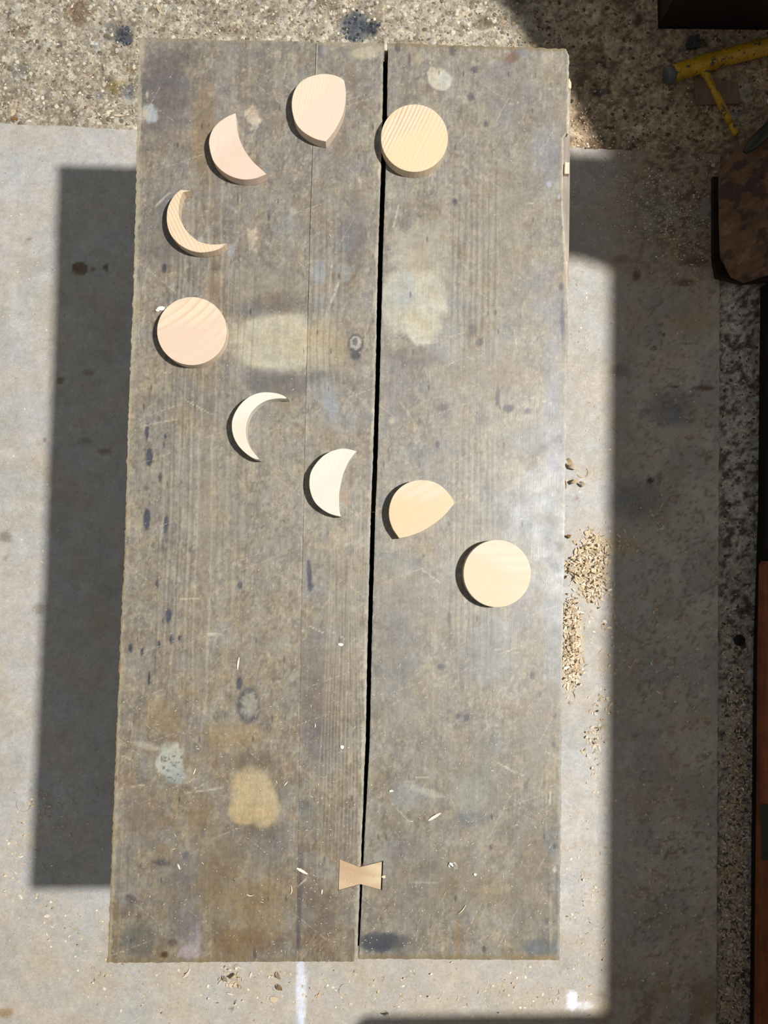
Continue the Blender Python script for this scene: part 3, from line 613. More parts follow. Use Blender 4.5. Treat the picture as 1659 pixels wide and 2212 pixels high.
        for l in ((905, 1226, 950, 1258, 2), (862, 865, 892, 908, 1), (1070, 1645, 1110, 1668, 1.6), (1130, 855, 1195, 872, 1), (846, 1735, 885, 1775, 1.4), (1180, 1625, 1210, 1640, 1.4), (1090, 1655, 1130, 1676, 1.6), (880, 1678, 925, 1680, 2.2), (878, 1905, 948, 1906, 1), (1060, 1400, 1120, 1410, 1.2), (1100, 440, 1150, 440, 1), (862, 440, 850, 490, 2), (1100, 225, 1120, 222, 1.2), (985, 560, 1040, 600, 2.4), (1110, 712, 1120, 770, 1.6), (1040, 570, 1060, 590, 2)):
            pt.line(*l, (186, 178, 164), .85)
        for k in range(16):
            xx = 972+k*6.5+np.interp(py, [100, 700, 1300, 2070], [14, 4, 0, -6])+(fbm(py/150, py*0+k, 66)-.5)*9
            a_ = .34*(sm(260, 520, py)*(1-sm(650, 900, py))+sm(860, 1000, py)*(1-sm(1300, 1500, py)))
            pt.mix((1-sm(.8, 2.4, abs(px-xx)))*a_, (176, 166, 150) if k % 2 else (108, 100, 96))
        e = px-G2(py); pt.mix((1-sm(1.5, 4, e+(n3-.5)*4))*.4, (98, 92, 92)); pt.mix((1-sm(.8, 2, e))*sm(.52, .6, fbm(py/50, py*0, 73))*.6, (190, 180, 165))
        e = Rc(py)-px; pt.mix((1-sm(1.5, 5, e+(n3-.5)*5))*.8*(1-sm(560, 700, py)), (196, 186, 166)); pt.mix((1-sm(2, 6, e))*.45*sm(700, 900, py), (182, 184, 182))
        pt.mix((1-sm(5, 14, 2073-py+(n3-.5)*12))*.5, (128, 108, 70)); pt.mix((1-sm(3, 9, py-np.interp(px, [836, 1223], [93, 105])+(n3-.5)*8))*.5, (126, 104, 66))
    side = sm(.0009, .0022, ZT-V[:, 2]); pt.mix(side*.9, (150, 136, 112))
    if which != 1:
        gx = px-(G1(py) if which == 2 else G2(py))
        pt.mix(side*(1-sm(9, 14, abs(gx)))*(1-.9*sm(1640, 1840, py)*(which == 2)), (26, 23, 20))  # gap walls blackened in colour, for the shade between the planks
        if which == 2: pt.mix(side*(1-sm(9, 14, abs(gx)))*sm(1640, 1840, py)*.9, (190, 188, 182))  # lower end of this gap wall painted pale as its lit side
    pt.c = pt.c*np.array([.98, .982, .955])+((1-sm(150, 650, py))*5)[:, None]
    set_tint(me, pt.c, GT)
for me, w in ((p1, 1), (p2, 2), (p3, 3)):
    paint_planks(me, w)
    o = link('plank', me, bench, MT); o.location = -Vector(bench.location)
# splintered lower layer showing along the upper right edge
pts = [(1215, 176), (1231, 168), (1234, 180), (1233, 205), (1232, 300), (1231, 380), (1230, 470), (1229, 560), (1227, 640), (1215, 640)]
o = link('splintered_edge', prism_mesh('splintered_edge', [P(x+random.uniform(-.8, .8), y, ZT-.012).xy for x, y in pts], ZT-.034, ZT-.012, .001), bench, M_grey); o.location = -Vector(bench.location)
tag(o, 'grey splintered ledge')
o = link('splinter', prism_mesh('splinter', [P(x, y, ZT-.002).xy for x, y in [(1227, 172), (1230, 171), (1234, 178), (1234, 190), (1230, 192), (1226, 188)]], ZT-.012, ZT-.001, .001), bench, M_raw); o.location = -Vector(bench.location)
for sp in ([(1214, 288), (1217, 290), (1218, 330), (1216, 372), (1214, 372), (1215, 330)], [(1212.5, 378), (1216, 380), (1215, 440), (1219, 500), (1223, 560), (1220, 560), (1215, 500), (1212, 430)],
           [(1226, 200), (1229.5, 198), (1229, 250), (1227, 290), (1225, 288)], [(1220, 350), (1230, 351), (1230, 376), (1219, 375)], [(1221, 560), (1226, 566), (1227, 650), (1224, 700), (1223, 640)]):
    o = link('splinter', prism_mesh('splinter', [P(x, y, ZT-.004).xy for x, y in sp], ZT-.012, ZT-.0035, .0005, 1), bench, M_raw); o.location = -Vector(bench.location)
me = prism_mesh('butterfly_key', [P(x, y, ZT).xy for x, y in KEY], ZT-.0138, ZT+.0005, .0003)
M_key = m_pine('key_oak', (230, 208, 164), (206, 176, 132), 82, .42, .55, (206, 170, 136), 2.5)
o = link('butterfly_key', me, bench, M_key); o.location = -Vector(bench.location); tag(o, 'light brown butterfly key let in across the gap')
# underframe
tl, tr, br, bl = P(302, 82, ZT), P(1226, 105, ZT), P(1208, 2074, ZT), P(232, 2080, ZT)
def quadpt(u, v): return (bl.lerp(br, u)).lerp(tl.lerp(tr, u), v)
for v in (.12, .5, .88):
    a, b = quadpt(.07, v), quadpt(.93, v)
    box('batten', a.x, a.y-.03, ZT-.073, b.x, a.y+.03, ZT-.0382, M_leg, bench)
# rails closing the gap from below, between the battens
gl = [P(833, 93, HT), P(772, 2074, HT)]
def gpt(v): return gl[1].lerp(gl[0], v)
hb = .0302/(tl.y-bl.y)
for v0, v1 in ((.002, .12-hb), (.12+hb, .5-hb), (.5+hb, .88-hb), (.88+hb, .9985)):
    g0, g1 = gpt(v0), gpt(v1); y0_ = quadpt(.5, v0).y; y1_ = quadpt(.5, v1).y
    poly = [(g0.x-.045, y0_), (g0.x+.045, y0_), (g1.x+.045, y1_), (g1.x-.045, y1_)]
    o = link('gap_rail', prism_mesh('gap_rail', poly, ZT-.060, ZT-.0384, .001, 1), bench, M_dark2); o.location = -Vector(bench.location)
o = link('grime_plug', prism_mesh('grime_plug', [P(x, y, ZT).xy for x, y in [(830.5, 94), (837, 94), (837.3, 104), (836, 108), (830.5, 107)]], ZT-.03, ZT-.0012, .0004, 1), bench, M_raw); o.location = -Vector(bench.location)
for u in (.34, .66):
    for v in (.12, .88):
        a = quadpt(u, v)
        box('leg', a.x-.03, a.y-.03, ZP+.0002, a.x+.03, a.y+.03, ZT-.0732, M_leg, bench)
for v in (.12, .88):
    a, b = quadpt(.34, v), quadpt(.66, v)
    box('stretcher', a.x+.031, a.y-.015, .12, b.x-.031, a.y+.015, .18, M_leg, bench)

# ================================================================== moon shapes
TH = .0195
def cr(pts, closed=False, n=5):
    out = []; N = len(pts)
    rngi = range(N if closed else N-1)
    for i in rngi:
        g = (lambda k: pts[k % N]) if closed else (lambda k: pts[min(max(k, 0), N-1)])
        p0, p1_, p2_, p3_ = g(i-1), g(i), g(i+1), g(i+2)
        for k in range(n):
            t = k/n
            out.append(tuple(.5*((2*p1_[a])+(-p0[a]+p2_[a])*t+(2*p0[a]-5*p1_[a]+4*p2_[a]-p3_[a])*t*t+(-p0[a]+3*p1_[a]-3*p2_[a]+p3_[a])*t**3) for a in (0, 1)))
    if not closed: out.append(tuple(pts[-1]))
    return out
def disc(cx, cy, rx, ry): return [(cx+rx*math.cos(2*math.pi*k/96), cy+ry*math.sin(2*math.pi*k/96)) for k in range(96)]
def zs(ox, oy, pts): return [(ox+a/8.295, oy+b/8.295) for a, b in pts]
def moon(name, outline, label, mat, th=TH):
    w = [P(x, y, ZT+th).xy for x, y in outline]
    A = sum(w[i-1].x*w[i].y-w[i].x*w[i-1].y for i in range(len(w)))
    if A < 0: w = w[::-1]
    c = sum((Vector(p) for p in w), Vector((0, 0)))/len(w)
    me = prism_mesh(name, w, ZT+.0006, ZT+th, .0007, 2, (c.x, c.y, ZT+.0006))
    o = link(name, me, None, mat, (c.x, c.y, ZT+.0006))
    return tag(o, label, 'wood shape', 'moon shapes on the bench')
def two(ox, oy, a, b): return cr(zs(ox, oy, a))[:-1]+cr(zs(ox, oy, b))[:-1]
moon('wooden_disc', disc(895.2, 298, 72.4, 73), 'yellowish pine disc with strong slanting grain, touching the long gap near the bench top end',
     m_pine('pine_strong_grain', (250, 231, 197), (226, 182, 126), 24, 1.25, .85, (251, 224, 176), 0, 1.3))
moon('wooden_gibbous_moon', two(610, 140, [(1103, 275), (1050, 235), (950, 190), (800, 161), (650, 168), (450, 225), (300, 330), (200, 500), (165, 700), (190, 900), (250, 1060), (350, 1180), (480, 1270), (620, 1335), (775, 1372)],
     [(775, 1372), (880, 1250), (970, 1115), (1075, 900), (1120, 720), (1135, 560), (1130, 420), (1103, 275)]), 'pale pine gibbous moon with fine upright grain, over the narrow plank joint near the top',
     m_pine('pine_fine_grain', (250, 230, 200), (236, 208, 168), 8, 1.6, .5, (248, 222, 194), 0, 1.27))
moon('wooden_half_moon', two(420, 220, [(735, 200), (620, 245), (500, 315), (400, 400), (310, 520), (262, 680), (265, 800), (300, 960), (350, 1080), (450, 1200), (570, 1290), (700, 1350), (850, 1387), (980, 1387), (1120, 1360), (1290, 1290)],
     [(1290, 1290), (1180, 1190), (1050, 1070), (940, 930), (860, 790), (800, 640), (765, 500), (755, 400), (735, 200)]), 'pinkish fat crescent near the top, just above the thin striped crescent',
     m_pine('pine_pinkish', (248, 226, 200), (242, 216, 186), 10, .6, .25, (244, 214, 186), 0, 1.25))
moon('wooden_crescent', two(330, 390, [(560, 166), (505, 165), (450, 200), (380, 270), (310, 380), (262, 510), (248, 640), (255, 780), (300, 930), (370, 1040), (470, 1140), (580, 1210), (700, 1260), (850, 1288), (1000, 1275), (1130, 1245), (1230, 1200), (1332, 1122)],
     [(1332, 1122), (1200, 1138), (1050, 1140), (900, 1115), (800, 1075), (690, 990), (590, 880), (520, 760), (470, 640), (462, 500), (480, 370), (505, 280), (535, 215), (600, 195), (675, 180), (560, 166)]), 'thin striped crescent with a chipped upper tip, near the left bench edge',
     m_pine('pine_striped', (249, 225, 188), (226, 188, 138), -28, 1.3, .65, None, 0, 1.25))
moon('wooden_disc', disc(414.2, 715, 75.2, 73.7), 'pinkish pine disc with an arched grain figure, beside the left bench edge',
     m_pine('pine_arched', (250, 228, 194), (230, 186, 146), 52, .55, .5, (244, 214, 184), 3.0, 1.24))
moon('wooden_crescent', two(470, 830, [(1272, 265), (1180, 205), (1080, 165), (950, 145), (820, 143), (700, 165), (600, 205), (500, 270), (400, 370), (320, 490), (270, 610), (253, 720), (262, 850), (300, 980), (370, 1100), (460, 1200), (560, 1280), (660, 1335), (760, 1362)],
     [(760, 1362), (700, 1290), (630, 1200), (575, 1120), (530, 1010), (508, 900), (505, 800), (520, 700), (545, 620), (600, 510), (700, 400), (800, 330), (900, 285), (1050, 258), (1200, 256), (1272, 265)]), 'creamy white thin crescent in the middle of the left plank',
     m_pine('pine_white_thin', (253, 247, 224), (246, 234, 204), 30, .8, .3, (250, 234, 206), 0, 1.3))
moon('wooden_half_moon', two(640, 950, [(1078, 205), (1000, 180), (900, 160), (800, 158), (700, 180), (600, 215), (480, 290), (380, 390), (300, 500), (250, 610), (233, 750), (240, 880), (280, 1020), (340, 1130), (430, 1220), (550, 1300), (660, 1345), (797, 1378)],
     [(797, 1378), (775, 1280), (765, 1130), (768, 950), (790, 820), (830, 640), (880, 510), (950, 370), (1078, 205)]), 'creamy white fat crescent lying just left of the long gap, below mid bench',
     m_pine('pine_white_fat', (254, 247, 224), (248, 232, 202), 20, 1.0, .4, (252, 238, 214), 0, 1.34))
moon('wooden_gibbous_moon', two(810, 1010, [(435, 1268), (380, 1190), (320, 1100), (270, 970), (248, 830), (262, 680), (310, 540), (380, 430), (480, 335), (600, 268), (720, 230), (850, 222), (980, 235), (1120, 285), (1220, 355), (1310, 450), (1380, 540), (1418, 615)],
     [(1418, 615), (1412, 655), (1360, 720), (1260, 840), (1150, 940), (1000, 1050), (860, 1135), (720, 1195), (580, 1240), (435, 1268)]), 'honey pine gibbous moon with a paler diagonal band, just right of the long gap',
     m_pine('pine_honey', (251, 232, 196), (240, 212, 164), 58, .45, .4, (249, 220, 172), 0, 1.4))
moon('wooden_disc', disc(1074, 1239, 73, 73), 'smooth pale disc with level grain, lowest of the shapes and nearest the right bench edge',
     m_pine('pine_level', (253, 239, 208), (244, 220, 178), 88, .5, .35, (252, 230, 188), 0, 1.46))

# ================================================================== shavings
class Flakes:
    def __init__(s): s.v = []; s.f = []; s.c = []
    def ribbon(s, x, y, z, yaw, L, w, R=None, tilt=0, col=(225, 205, 170), seg=5, flat=False, twist=0):
        """a plane shaving: strip bent round radius R; lies with its axis level"""
        b = len(s.v); R = R or 1e3
        c, d = math.cos(yaw), math.sin(yaw); k = lin(np.array(col)*random.uniform(.86, 1.06))*.95
        for i in range(seg+1):
            t = i/seg; th = L*t/R
            if flat: lx, lz = R*math.sin(th)-R*math.sin(L/R)/2, .0006
            else: lx, lz = R*math.sin(th), R*(1-math.cos(th))
            ly0 = 0 if not flat else R*(1-math.cos(th))
            ww = w*(1-.55*abs(2*t-1)**2)/2
            tw = tilt+twist*t
            for sg in (-1, 1):
                ox = lx; oy = ly0+sg*ww*math.cos(tw); oz = lz+(sg*ww*math.sin(tw)+ww*abs(math.sin(tw)))
                s.v.append((x+ox*c-oy*d, y+ox*d+oy*c, z+.0003+oz)); s.c.append((*k, 1))
        for i in range(seg):
            q = b+2*i; s.f.append((q, q+1, q+3, q+2))
    def build(s, name, parent=None, org=None):
        v = np.array(s.v)
        if org is not None: v = v-np.array(org)
        me = mesh(name, v, s.f)
        a = me.color_attributes.new('tint', 'FLOAT_COLOR', 'POINT'); a.data.foreach_set('color', np.array(s.c, np.float32).ravel())
        return link(name, me, parent, MF, org)
rr = random.random; ru = random.uniform; rg = random.gauss
WOOD = [(238, 222, 194), (228, 208, 176), (244, 232, 210), (222, 200, 168), (214, 190, 154)]
def pile(name, spots, label, zbase, cat='shavings'):
    F = Flakes()
    for (cx, cy, sx, sy, n, l0, l1, curl, lay) in spots:
        for _ in range(n):
            x = cx+rg(0, sx); y = cy+rg(0, sy)
            p = P(x, y, zbase); L = ru(l0, l1); w = ru(.0015, .0042)*(1+L*20)
            if rr() < curl*.45: F.ribbon(p.x, p.y, zbase+rr()*lay*.4, ru(0, 6.28), L, w, ru(.003, .007), ru(-.4, .9), random.choice(WOOD), 7, twist=ru(-.6, .6))
            elif rr() < curl*.5: F.ribbon(p.x, p.y, zbase+rr()*lay*.5+.0004, ru(0, 6.28), L, ru(.0008, .002), ru(.005, .016), ru(.1, .5), random.choice(WOOD), 7, flat=True)
            else: F.ribbon(p.x, p.y, zbase+rr()*lay*.45, ru(0, 6.28), L*.7, w*1.15, ru(.02, .08), ru(-.35, .35), random.choice(WOOD), 2)
    o = F.build(name); return tag(o, label, cat, None, 'stuff')
pile('shavings_pile', [(1275, 1185, 16, 16, 150, .006, .02, .5, .008), (1282, 1235, 17, 24, 280, .006, .022, .5, .008), (1240, 1228, 10, 12, 90, .008, .03, .7, .010), (1282, 1280, 14, 9, 70, .006, .02, .4, .004)],
     'upper heap of curled pine shavings beside the right bench edge, crossing into shade', ZP)
pile('shavings_pile', [(1232, 1330, 8, 26, 170, .005, .02, .5, .010), (1234, 1400, 10, 28, 240, .005, .02, .45, .008), (1236, 1450, 11, 20, 130, .005, .018, .4, .004)],
     'lower drift of pine shavings hugging the right bench edge in the light', ZP)
pile('shavings_scatter', [(1310, 1335, 26, 20, 30, .004, .015, .4, .001), (1415, 1130, 14, 14, 26, .004, .018, .5, .003), (1345, 1175, 14, 14, 30, .004, .014, .4, .003), (1420, 1325, 9, 14, 18, .005, .018, .4, .002), (1310, 1520, 20, 16, 46, .004, .014, .4, .003),
     (1285, 1600, 10, 20, 40, .004, .016, .5, .003), (1380, 1420, 60, 40, 60, .003, .014, .3, .001), (1450, 1400, 60, 60, 50, .003, .012, .3, .001), (1410, 1800, 70, 120, 220, .002, .009, .3, .001), (1420, 1930, 60, 60, 160, .002, .009, .3, .001),
     (1400, 900, 90, 300, 200, .001, .006, .1, .0005), (1290, 1650, 10, 60, 40, .003, .010, .4, .001), (1380, 2090, 60, 50, 80, .002, .010, .5, .002), (1500, 1500, 30, 500, 160, .002, .008, .3, .0005)],
     'fine shavings scattered over the shaded right part of the fibreboard sheet', ZP)
pile('shavings_scatter', [(120, 1745, 45, 50, 80, .003, .012, .4, .001), (40, 1840, 40, 50, 70, .003, .010, .3, .001), (120, 1970, 70, 40, 60, .003, .009, .3, .001), (190, 2050, 50, 40, 40, .003, .010, .3, .001), (60, 600, 50, 500, 200, .001, .004, .0, .0003), (160, 1400, 60, 600, 60, .001, .004, .0, .0003), (1255, 800, 16, 200, 60, .002, .007, .1, .0005)],
     'sparse fine sawdust flecks on the sunlit left part of the fibreboard sheet', ZP)
pile('shavings_scatter', [(500, 2110, 16, 12, 30, .006, .02, .6, .004), (430, 2150, 160, 40, 120, .002, .010, .4, .001), (850, 2150, 160, 35, 120, .002, .010, .4, .001), (1150, 2130, 60, 40, 60, .002, .009, .4, .001), (1255, 1950, 20, 90, 60, .002, .009, .3, .001)],
     'loose shavings on the fibreboard sheet below the bottom end of the bench', ZP)
pile('shavings_scatter', [(1592, 1560, 16, 60, 260, .004, .014, .35, .002), (1590, 1720, 18, 80, 420, .004, .015, .35, .003), (1590, 1880, 18, 80, 460, .004, .015, .35, .003), (1588, 2050, 20, 90, 460, .004, .015, .35, .003), (1585, 2180, 20, 40, 200, .004, .014, .35, .002), (1585, 1400, 16, 30, 60, .003, .01, .3, .001), (1600, 1000, 16, 200, 50, .002, .007, .1, .001)],
     'litter of grey-brown shavings on the concrete strip right of the fibreboard sheet', 0.0)
pile('shavings_scatter', [(1380, 420, 80, 60, 420, .0015, .006, .1, .001), (1480, 480, 50, 60, 420, .0015, .006, .1, .001), (1290, 420, 40, 60, 60, .0015, .005, .1, .001)],
     'brown sawdust crumbs on the upper right corner of the fibreboard sheet', ZP)
pile('shavings_scatter', [(250, 245, 25, 8, 14, .004, .014, .4, .001), (150, 150, 110, 70, 120, .002, .007, .2, .001), (1265, 270, 22, 36, 60, .003, .010, .3, .002), (600, 40, 250, 30, 110, .002, .007, .2, .001), (1400, 250, 120, 50, 90, .002, .006, .2, .001)],
     'stray wood crumbs on the rough concrete above the bench', 0.0005)
# sawdust specks on the bench
F = Flakes()
for _ in range(1150):
    if rr() < .45: x, y = ru(640, 1190), 1400+660*rr()**.7
    elif rr() < .5: x, y = ru(260, 800), 1500+560*rr()
    else: x, y = ru(320, 1200), ru(110, 2050)
    if x < Lc(y)+10 or x > Rc(y)-8 or G1(y)-4 < x < G2(y)+4: continue
    p = P(x, y, ZT); L = ru(.0006, .0018) if rr() < .9 else ru(.002, .0045)
    F.ribbon(p.x, p.y, ZT+.0006, ru(0, 6.28), L, ru(.0006, .0014), ru(.004, .02), ru(-.2, .2), (240, 228, 206), 1)
o = F.build('sawdust'); tag(o, 'tiny pale sawdust specks strewn over the stained bench planks', 'sawdust', None, 'stuff')

# single shavings and chips that can be picked out
def one(x, y, z, kind, ang, L, w, label, col=(236, 220, 190), R=.004, group=None):
    p = P(x, y, z); F = Flakes(); a = math.radians(-ang)
    if kind == 'curl':
        F.ribbon(p.x, p.y, z, a, L*1.25, w, R, .55, col, 14, twist=.5)
    elif kind == 'arc': F.ribbon(p.x, p.y, z+.0006, a, L*1.15, w*1.3, R, .3, col, 14, flat=True)
    elif kind == 'stick': F.ribbon(p.x, p.y, z+.0006, a, L, w, None, .05, col, 3); F.ribbon(p.x+.0004, p.y+.0004, z+.001, a+.1, L*.7, w*.7, .06, .2, col, 3)
    else:
        pts = [(p.x+w*.5*math.cos(t+a)*(1.0 if k % 2 else .8)*L/w, p.y+w*.5*math.sin(t+a)*(.8 if k % 3 else 1.1)) for k, t in enumerate(np.linspace(0, 6.28, 8)[:-1])]
        me = prism_mesh('wood_chip', pts, z+.0008, z+.0022, .0003, 1, (p.x, p.y, z+.0008))
        c = lin(np.array(col)); set_tint(me, np.tile(np.array(col, float), (len(me.vertices), 1)), .9)
        return tag(link('wood_chip', me, None, MF, (p.x, p.y, z+.0008)), label, 'wood chip', group)
    o = F.build('wood_shaving', None, (p.x, p.y, z)); return tag(o, label, 'shaving', group)
W_ = (246, 236, 214)
one(513, 1446, ZT, 'stick', -82, .016, .0022, 'thin pale splinter on the left plank above the dark oval knot', W_)
one(925, 1772, ZT, 'stick', -30, .019, .0042, 'straight cream shaving on the right plank, above the curled chip', W_)
one(641, 1875, ZT, 'stick', 28, .016, .0034, 'short cream shaving on the planks left of the butterfly key', W_)
one(980, 1862, ZT, 'curl', 60, .018, .009, 'folded white chip right of the butterfly key', (250, 244, 230), .006)
one(974, 1868, ZT, 'chip', 40, .009, .007, 'small white chip tucked against the folded chip right of the butterfly key', (248, 240, 222))
one(739, 1613, ZT, 'chip', 10, .006, .0056, 'rounded white chip near the gap, level with the blue-white stain', (250, 246, 236))
one(736, 1392, ZT, 'chip', 5, .009, .005, 'square white chip near the gap below the gibbous moon right of it', (240, 236, 226))
one(632, 1925, ZT, 'arc', -50, .014, .0012, 'fine curved wood curl lower left of the butterfly key', W_, .009)
one(538, 1935, ZT, 'arc', 40, .009, .0016, 'short curved curl on the left plank below the pale oval stain', W_, .008)
one(695, 1931, ZT, 'stick', -85, .006, .0018, 'tiny upright sliver under the left wing of the butterfly key', W_)
one(829, 1893, ZT, 'chip', -30, .006, .005, 'tiny chip touching the right side of the butterfly key', (232, 210, 180))
one(1026, 1888, ZT, 'chip', 20, .005, .004, 'tiny cream chip lower right of the folded white chip', W_)
one(384, 1866, ZT, 'stick', 65, .008, .0022, 'small white splinter on the left plank beside the dark smudge', W_)
one(418, 1673, ZT, 'stick', -70, .008, .0016, 'slim splinter just right of the blue-white stain', W_)
one(1000, 1966, ZT, 'arc', -35, .013, .0010, 'hair-thin curl on the lower right plank', (226, 206, 176), .03)
one(682, 1568, ZT, 'arc', -60, .005, .0012, 'tiny curl near the lower gap above the rounded white chip', W_, .005)
one(614, 1697, ZT, 'stick', -50, .007, .0012, 'slender splinter right of the pale oval stain', W_)
one(845, 1708, ZT, 'chip', -80, .007, .003, 'small upright chip just right of the gap above the key', (236, 232, 220))
one(349, 667, ZT, 'chip', -28, .013, .008, 'white shaving poking out from under the disc at the left edge', (246, 240, 228))
one(341, 671, ZT, 'chip', -20, .006, .005, 'torn white scrap at the tip of the shaving under the left disc', (246, 238, 222))
one(1226, 1000, ZP, 'curl', 60, .034, .010, 'large brown curl at the bench edge, top of the curl cluster', (222, 196, 156), .008)
one(1234, 1010, ZP, 'curl', 10, .030, .012, 'wide cream curl beside the large brown curl', (232, 214, 184), .007)
one(1246, 1022, ZP, 'arc', 70, .034, .0022, 'thin looping curl ring right of the wide cream curl', (206, 180, 144), .011)
one(1238, 1042, ZP, 'curl', -20, .032, .011, 'rolled curl at the lower end of the curl cluster', (214, 188, 148), .007)
one(1254, 1046, ZP, 'curl', 40, .022, .010, 'small scalloped curl right of the rolled curl', (236, 220, 192), .006)
one(1226, 1046, ZP, 'arc', -70, .020, .0024, 'thin strip curling out from under the bench edge', (206, 180, 144), .02)
one(1225, 1158, ZP, 'curl', 20, .016, .010, 'brown curl at the bench edge above the shavings heap', (170, 130, 80), .005)
one(1247, 1392, ZP, 'chip', 30, .013, .011, 'round cream wood chip beside the lower shavings drift', (250, 238, 212))
one(1254, 1375, ZP, 'chip', 30, .009, .007, 'small round chip above the cream chip by the drift', (236, 218, 190))
one(1232, 1518, ZP, 'chip', 50, .009, .007, 'greenish grey chip below the lower shavings drift', (190, 176, 146))
one(1320, 1285, ZP, 'stick', 40, .022, .0016, 'long straw sliver leaving the upper shavings heap', (214, 196, 164))
one(1325, 925, ZP, 'stick', 48, .016, .0020, 'slim pale sliver lying alone in the shade right of the bench', (200, 190, 170))
one(1453, 1078, ZP, 'chip', -60, .018, .014, 'folded paper-thin flake in the shade, right of the curl cluster', (190, 172, 150))
one(1578, 1082, 0, 'chip', -30, .012, .008, 'pale flake on the concrete strip right of the sheet', (200, 196, 184))
one(1495, 1532, ZP, 'stick', -48, .011, .004, 'white V-shaped chip, upper blade, in the shade', (226, 216, 192))
one(1498, 1537, ZP, 'stick', -8, .008, .003, 'white V-shaped chip, lower blade, in the shade', (226, 216, 192))
one(1526, 1555, ZP, 'chip', 0, .011, .008, 'tan flake near the right edge of the sheet', (196, 172, 130))
one(1451, 1441, ZP, 'chip', -30, .012, .008, 'grey-white chip in the shade at mid right', (214, 206, 184))
one(1420, 1428, ZP, 'chip', 60, .014, .007, 'rosy flake left of the grey-white chip', (196, 168, 146))
one(1469, 1335, ZP, 'chip', 50, .009, .006, 'small forked flake in the shade near the disc-shaped cap', (206, 178, 148))
one(1354, 1288, ZP, 'chip', -20, .008, .006, 'small shaded flake right of the shavings heap', (210, 194, 168))
one(1317, 1415, ZP, 'chip', 0, .008, .007, 'rounded shaded flake, left of a pair', (206, 190, 160))
one(1356, 1415, ZP, 'chip', 0, .008, .007, 'rounded shaded flake, right of a pair', (206, 190, 160))
one(1386, 1357, ZP, 'arc', -15, .026, .0020, 'wavy thin strip in the shade below the scattered flakes', (196, 178, 148), .03)
one(1505, 1412, ZP, 'stick', -30, .012, .003, 'pointed sliver near the right edge of the sheet', (212, 200, 172))
one(1435, 1858, ZP, 'stick', -58, .030, .005, 'slanting notched strip in the lower shade', (190, 176, 136))
one(1467, 1832, ZP, 'arc', 60, .018, .0018, 'thin arc curl above the notched strip', (190, 182, 164), .012)
one(1490, 2140, ZP, 'stick', 70, .015, .005, 'bent pale strip, upper arm, near the bottom right', (190, 184, 168))
one(1487, 2155, ZP, 'stick', -40, .009, .004, 'bent pale strip, lower arm, near the bottom right', (190, 184, 168))
one(1566, 1975, 0, 'chip', 30, .020, .014, 'big pale flake on the shavings litter, upper of two', (206, 204, 184))
one(1570, 1998, 0, 'chip', -10, .022, .018, 'big pale flake on the shavings litter, lower of two', (208, 206, 190))
one(1616, 1555, 0, 'chip', -50, .013, .009, 'white flake beside the dark beam at the right', (210, 200, 190))
one(602, 2103, ZP, 'curl', 80, .024, .010, 'upper of two rolled curls left of the white paint streak', (226, 200, 164), .0055)
one(604, 2128, ZP, 'curl', 60, .026, .012, 'lower of two rolled curls left of the white paint streak', (218, 184, 140), .0055)
one(592, 2158, ZP, 'chip', 15, .020, .013, 'squarish tan flake below the two rolled curls', (224, 202, 168))
one(685, 2158, ZP, 'stick', -64, .018, .006, 'upright tan strip right of the white paint streak', (222, 196, 160))
one(752, 2128, ZP, 'arc', 200, .034, .0026, 'ring-shaped curl right of the tan strip', (206, 192, 168), .010)
one(832, 2185, ZP, 'curl', 10, .020, .010, 'brown-edged curl near the bottom right of the paint streak', (208, 180, 140), .006)
one(505, 2105, ZP, 'curl', -30, .028, .011, 'curl just under the bench end, left of the rolled pair', (232, 212, 178), .006)
one(487, 2110, ZP, 'curl', 70, .024, .010, 'leaning curl left of the curl under the bench end', (232, 214, 184), .005)
one(500, 2128, ZP, 'chip', 20, .012, .009, 'flat flake below the curls under the bench end', (234, 216, 184))
one(405, 2107, ZP, 'arc', -20, .020, .004, 'pale twisted strip below the bench end at left', (226, 214, 188), .02)
one(38, 1730, ZP, 'arc', 120, .036, .0024, 'looping shaving near the left picture edge beside the dark shadow', (206, 196, 172), .014)
one(102, 1978, ZP, 'chip', -40, .014, .008, 'white forked flake on the left part of the sheet below the shadow', (240, 232, 212))
one(70, 1838, ZP, 'stick', 5, .012, .003, 'thin flake at the lower corner of the bench shadow', (224, 214, 190))
one(338, 10, 0.001, 'stick', 60, .022, .007, 'cream shaving on the concrete at the very top', (236, 214, 180))
one(256, 250, 0.001, 'chip', -20, .022, .007, 'pointed cream splinter at the concrete edge left of the bench', (226, 210, 180))
one(32, 257, 0.001, 'chip', 0, .018, .007, 'orange-brown chip at the concrete edge by the left picture edge', (150, 110, 64))
one(1483, 113, 0.001, 'chip', -20, .008, .006, 'white crumb above the yellow handle', (190, 184, 174))
one(1540, 358, .009, 'chip', -40, .010, .010, 'white plaster crumb beside the rough timber block', (226, 220, 206))
one(1545, 372, .009, 'chip', 40, .008, .006, 'smaller white crumb below the plaster crumb by the block', (214, 206, 192))

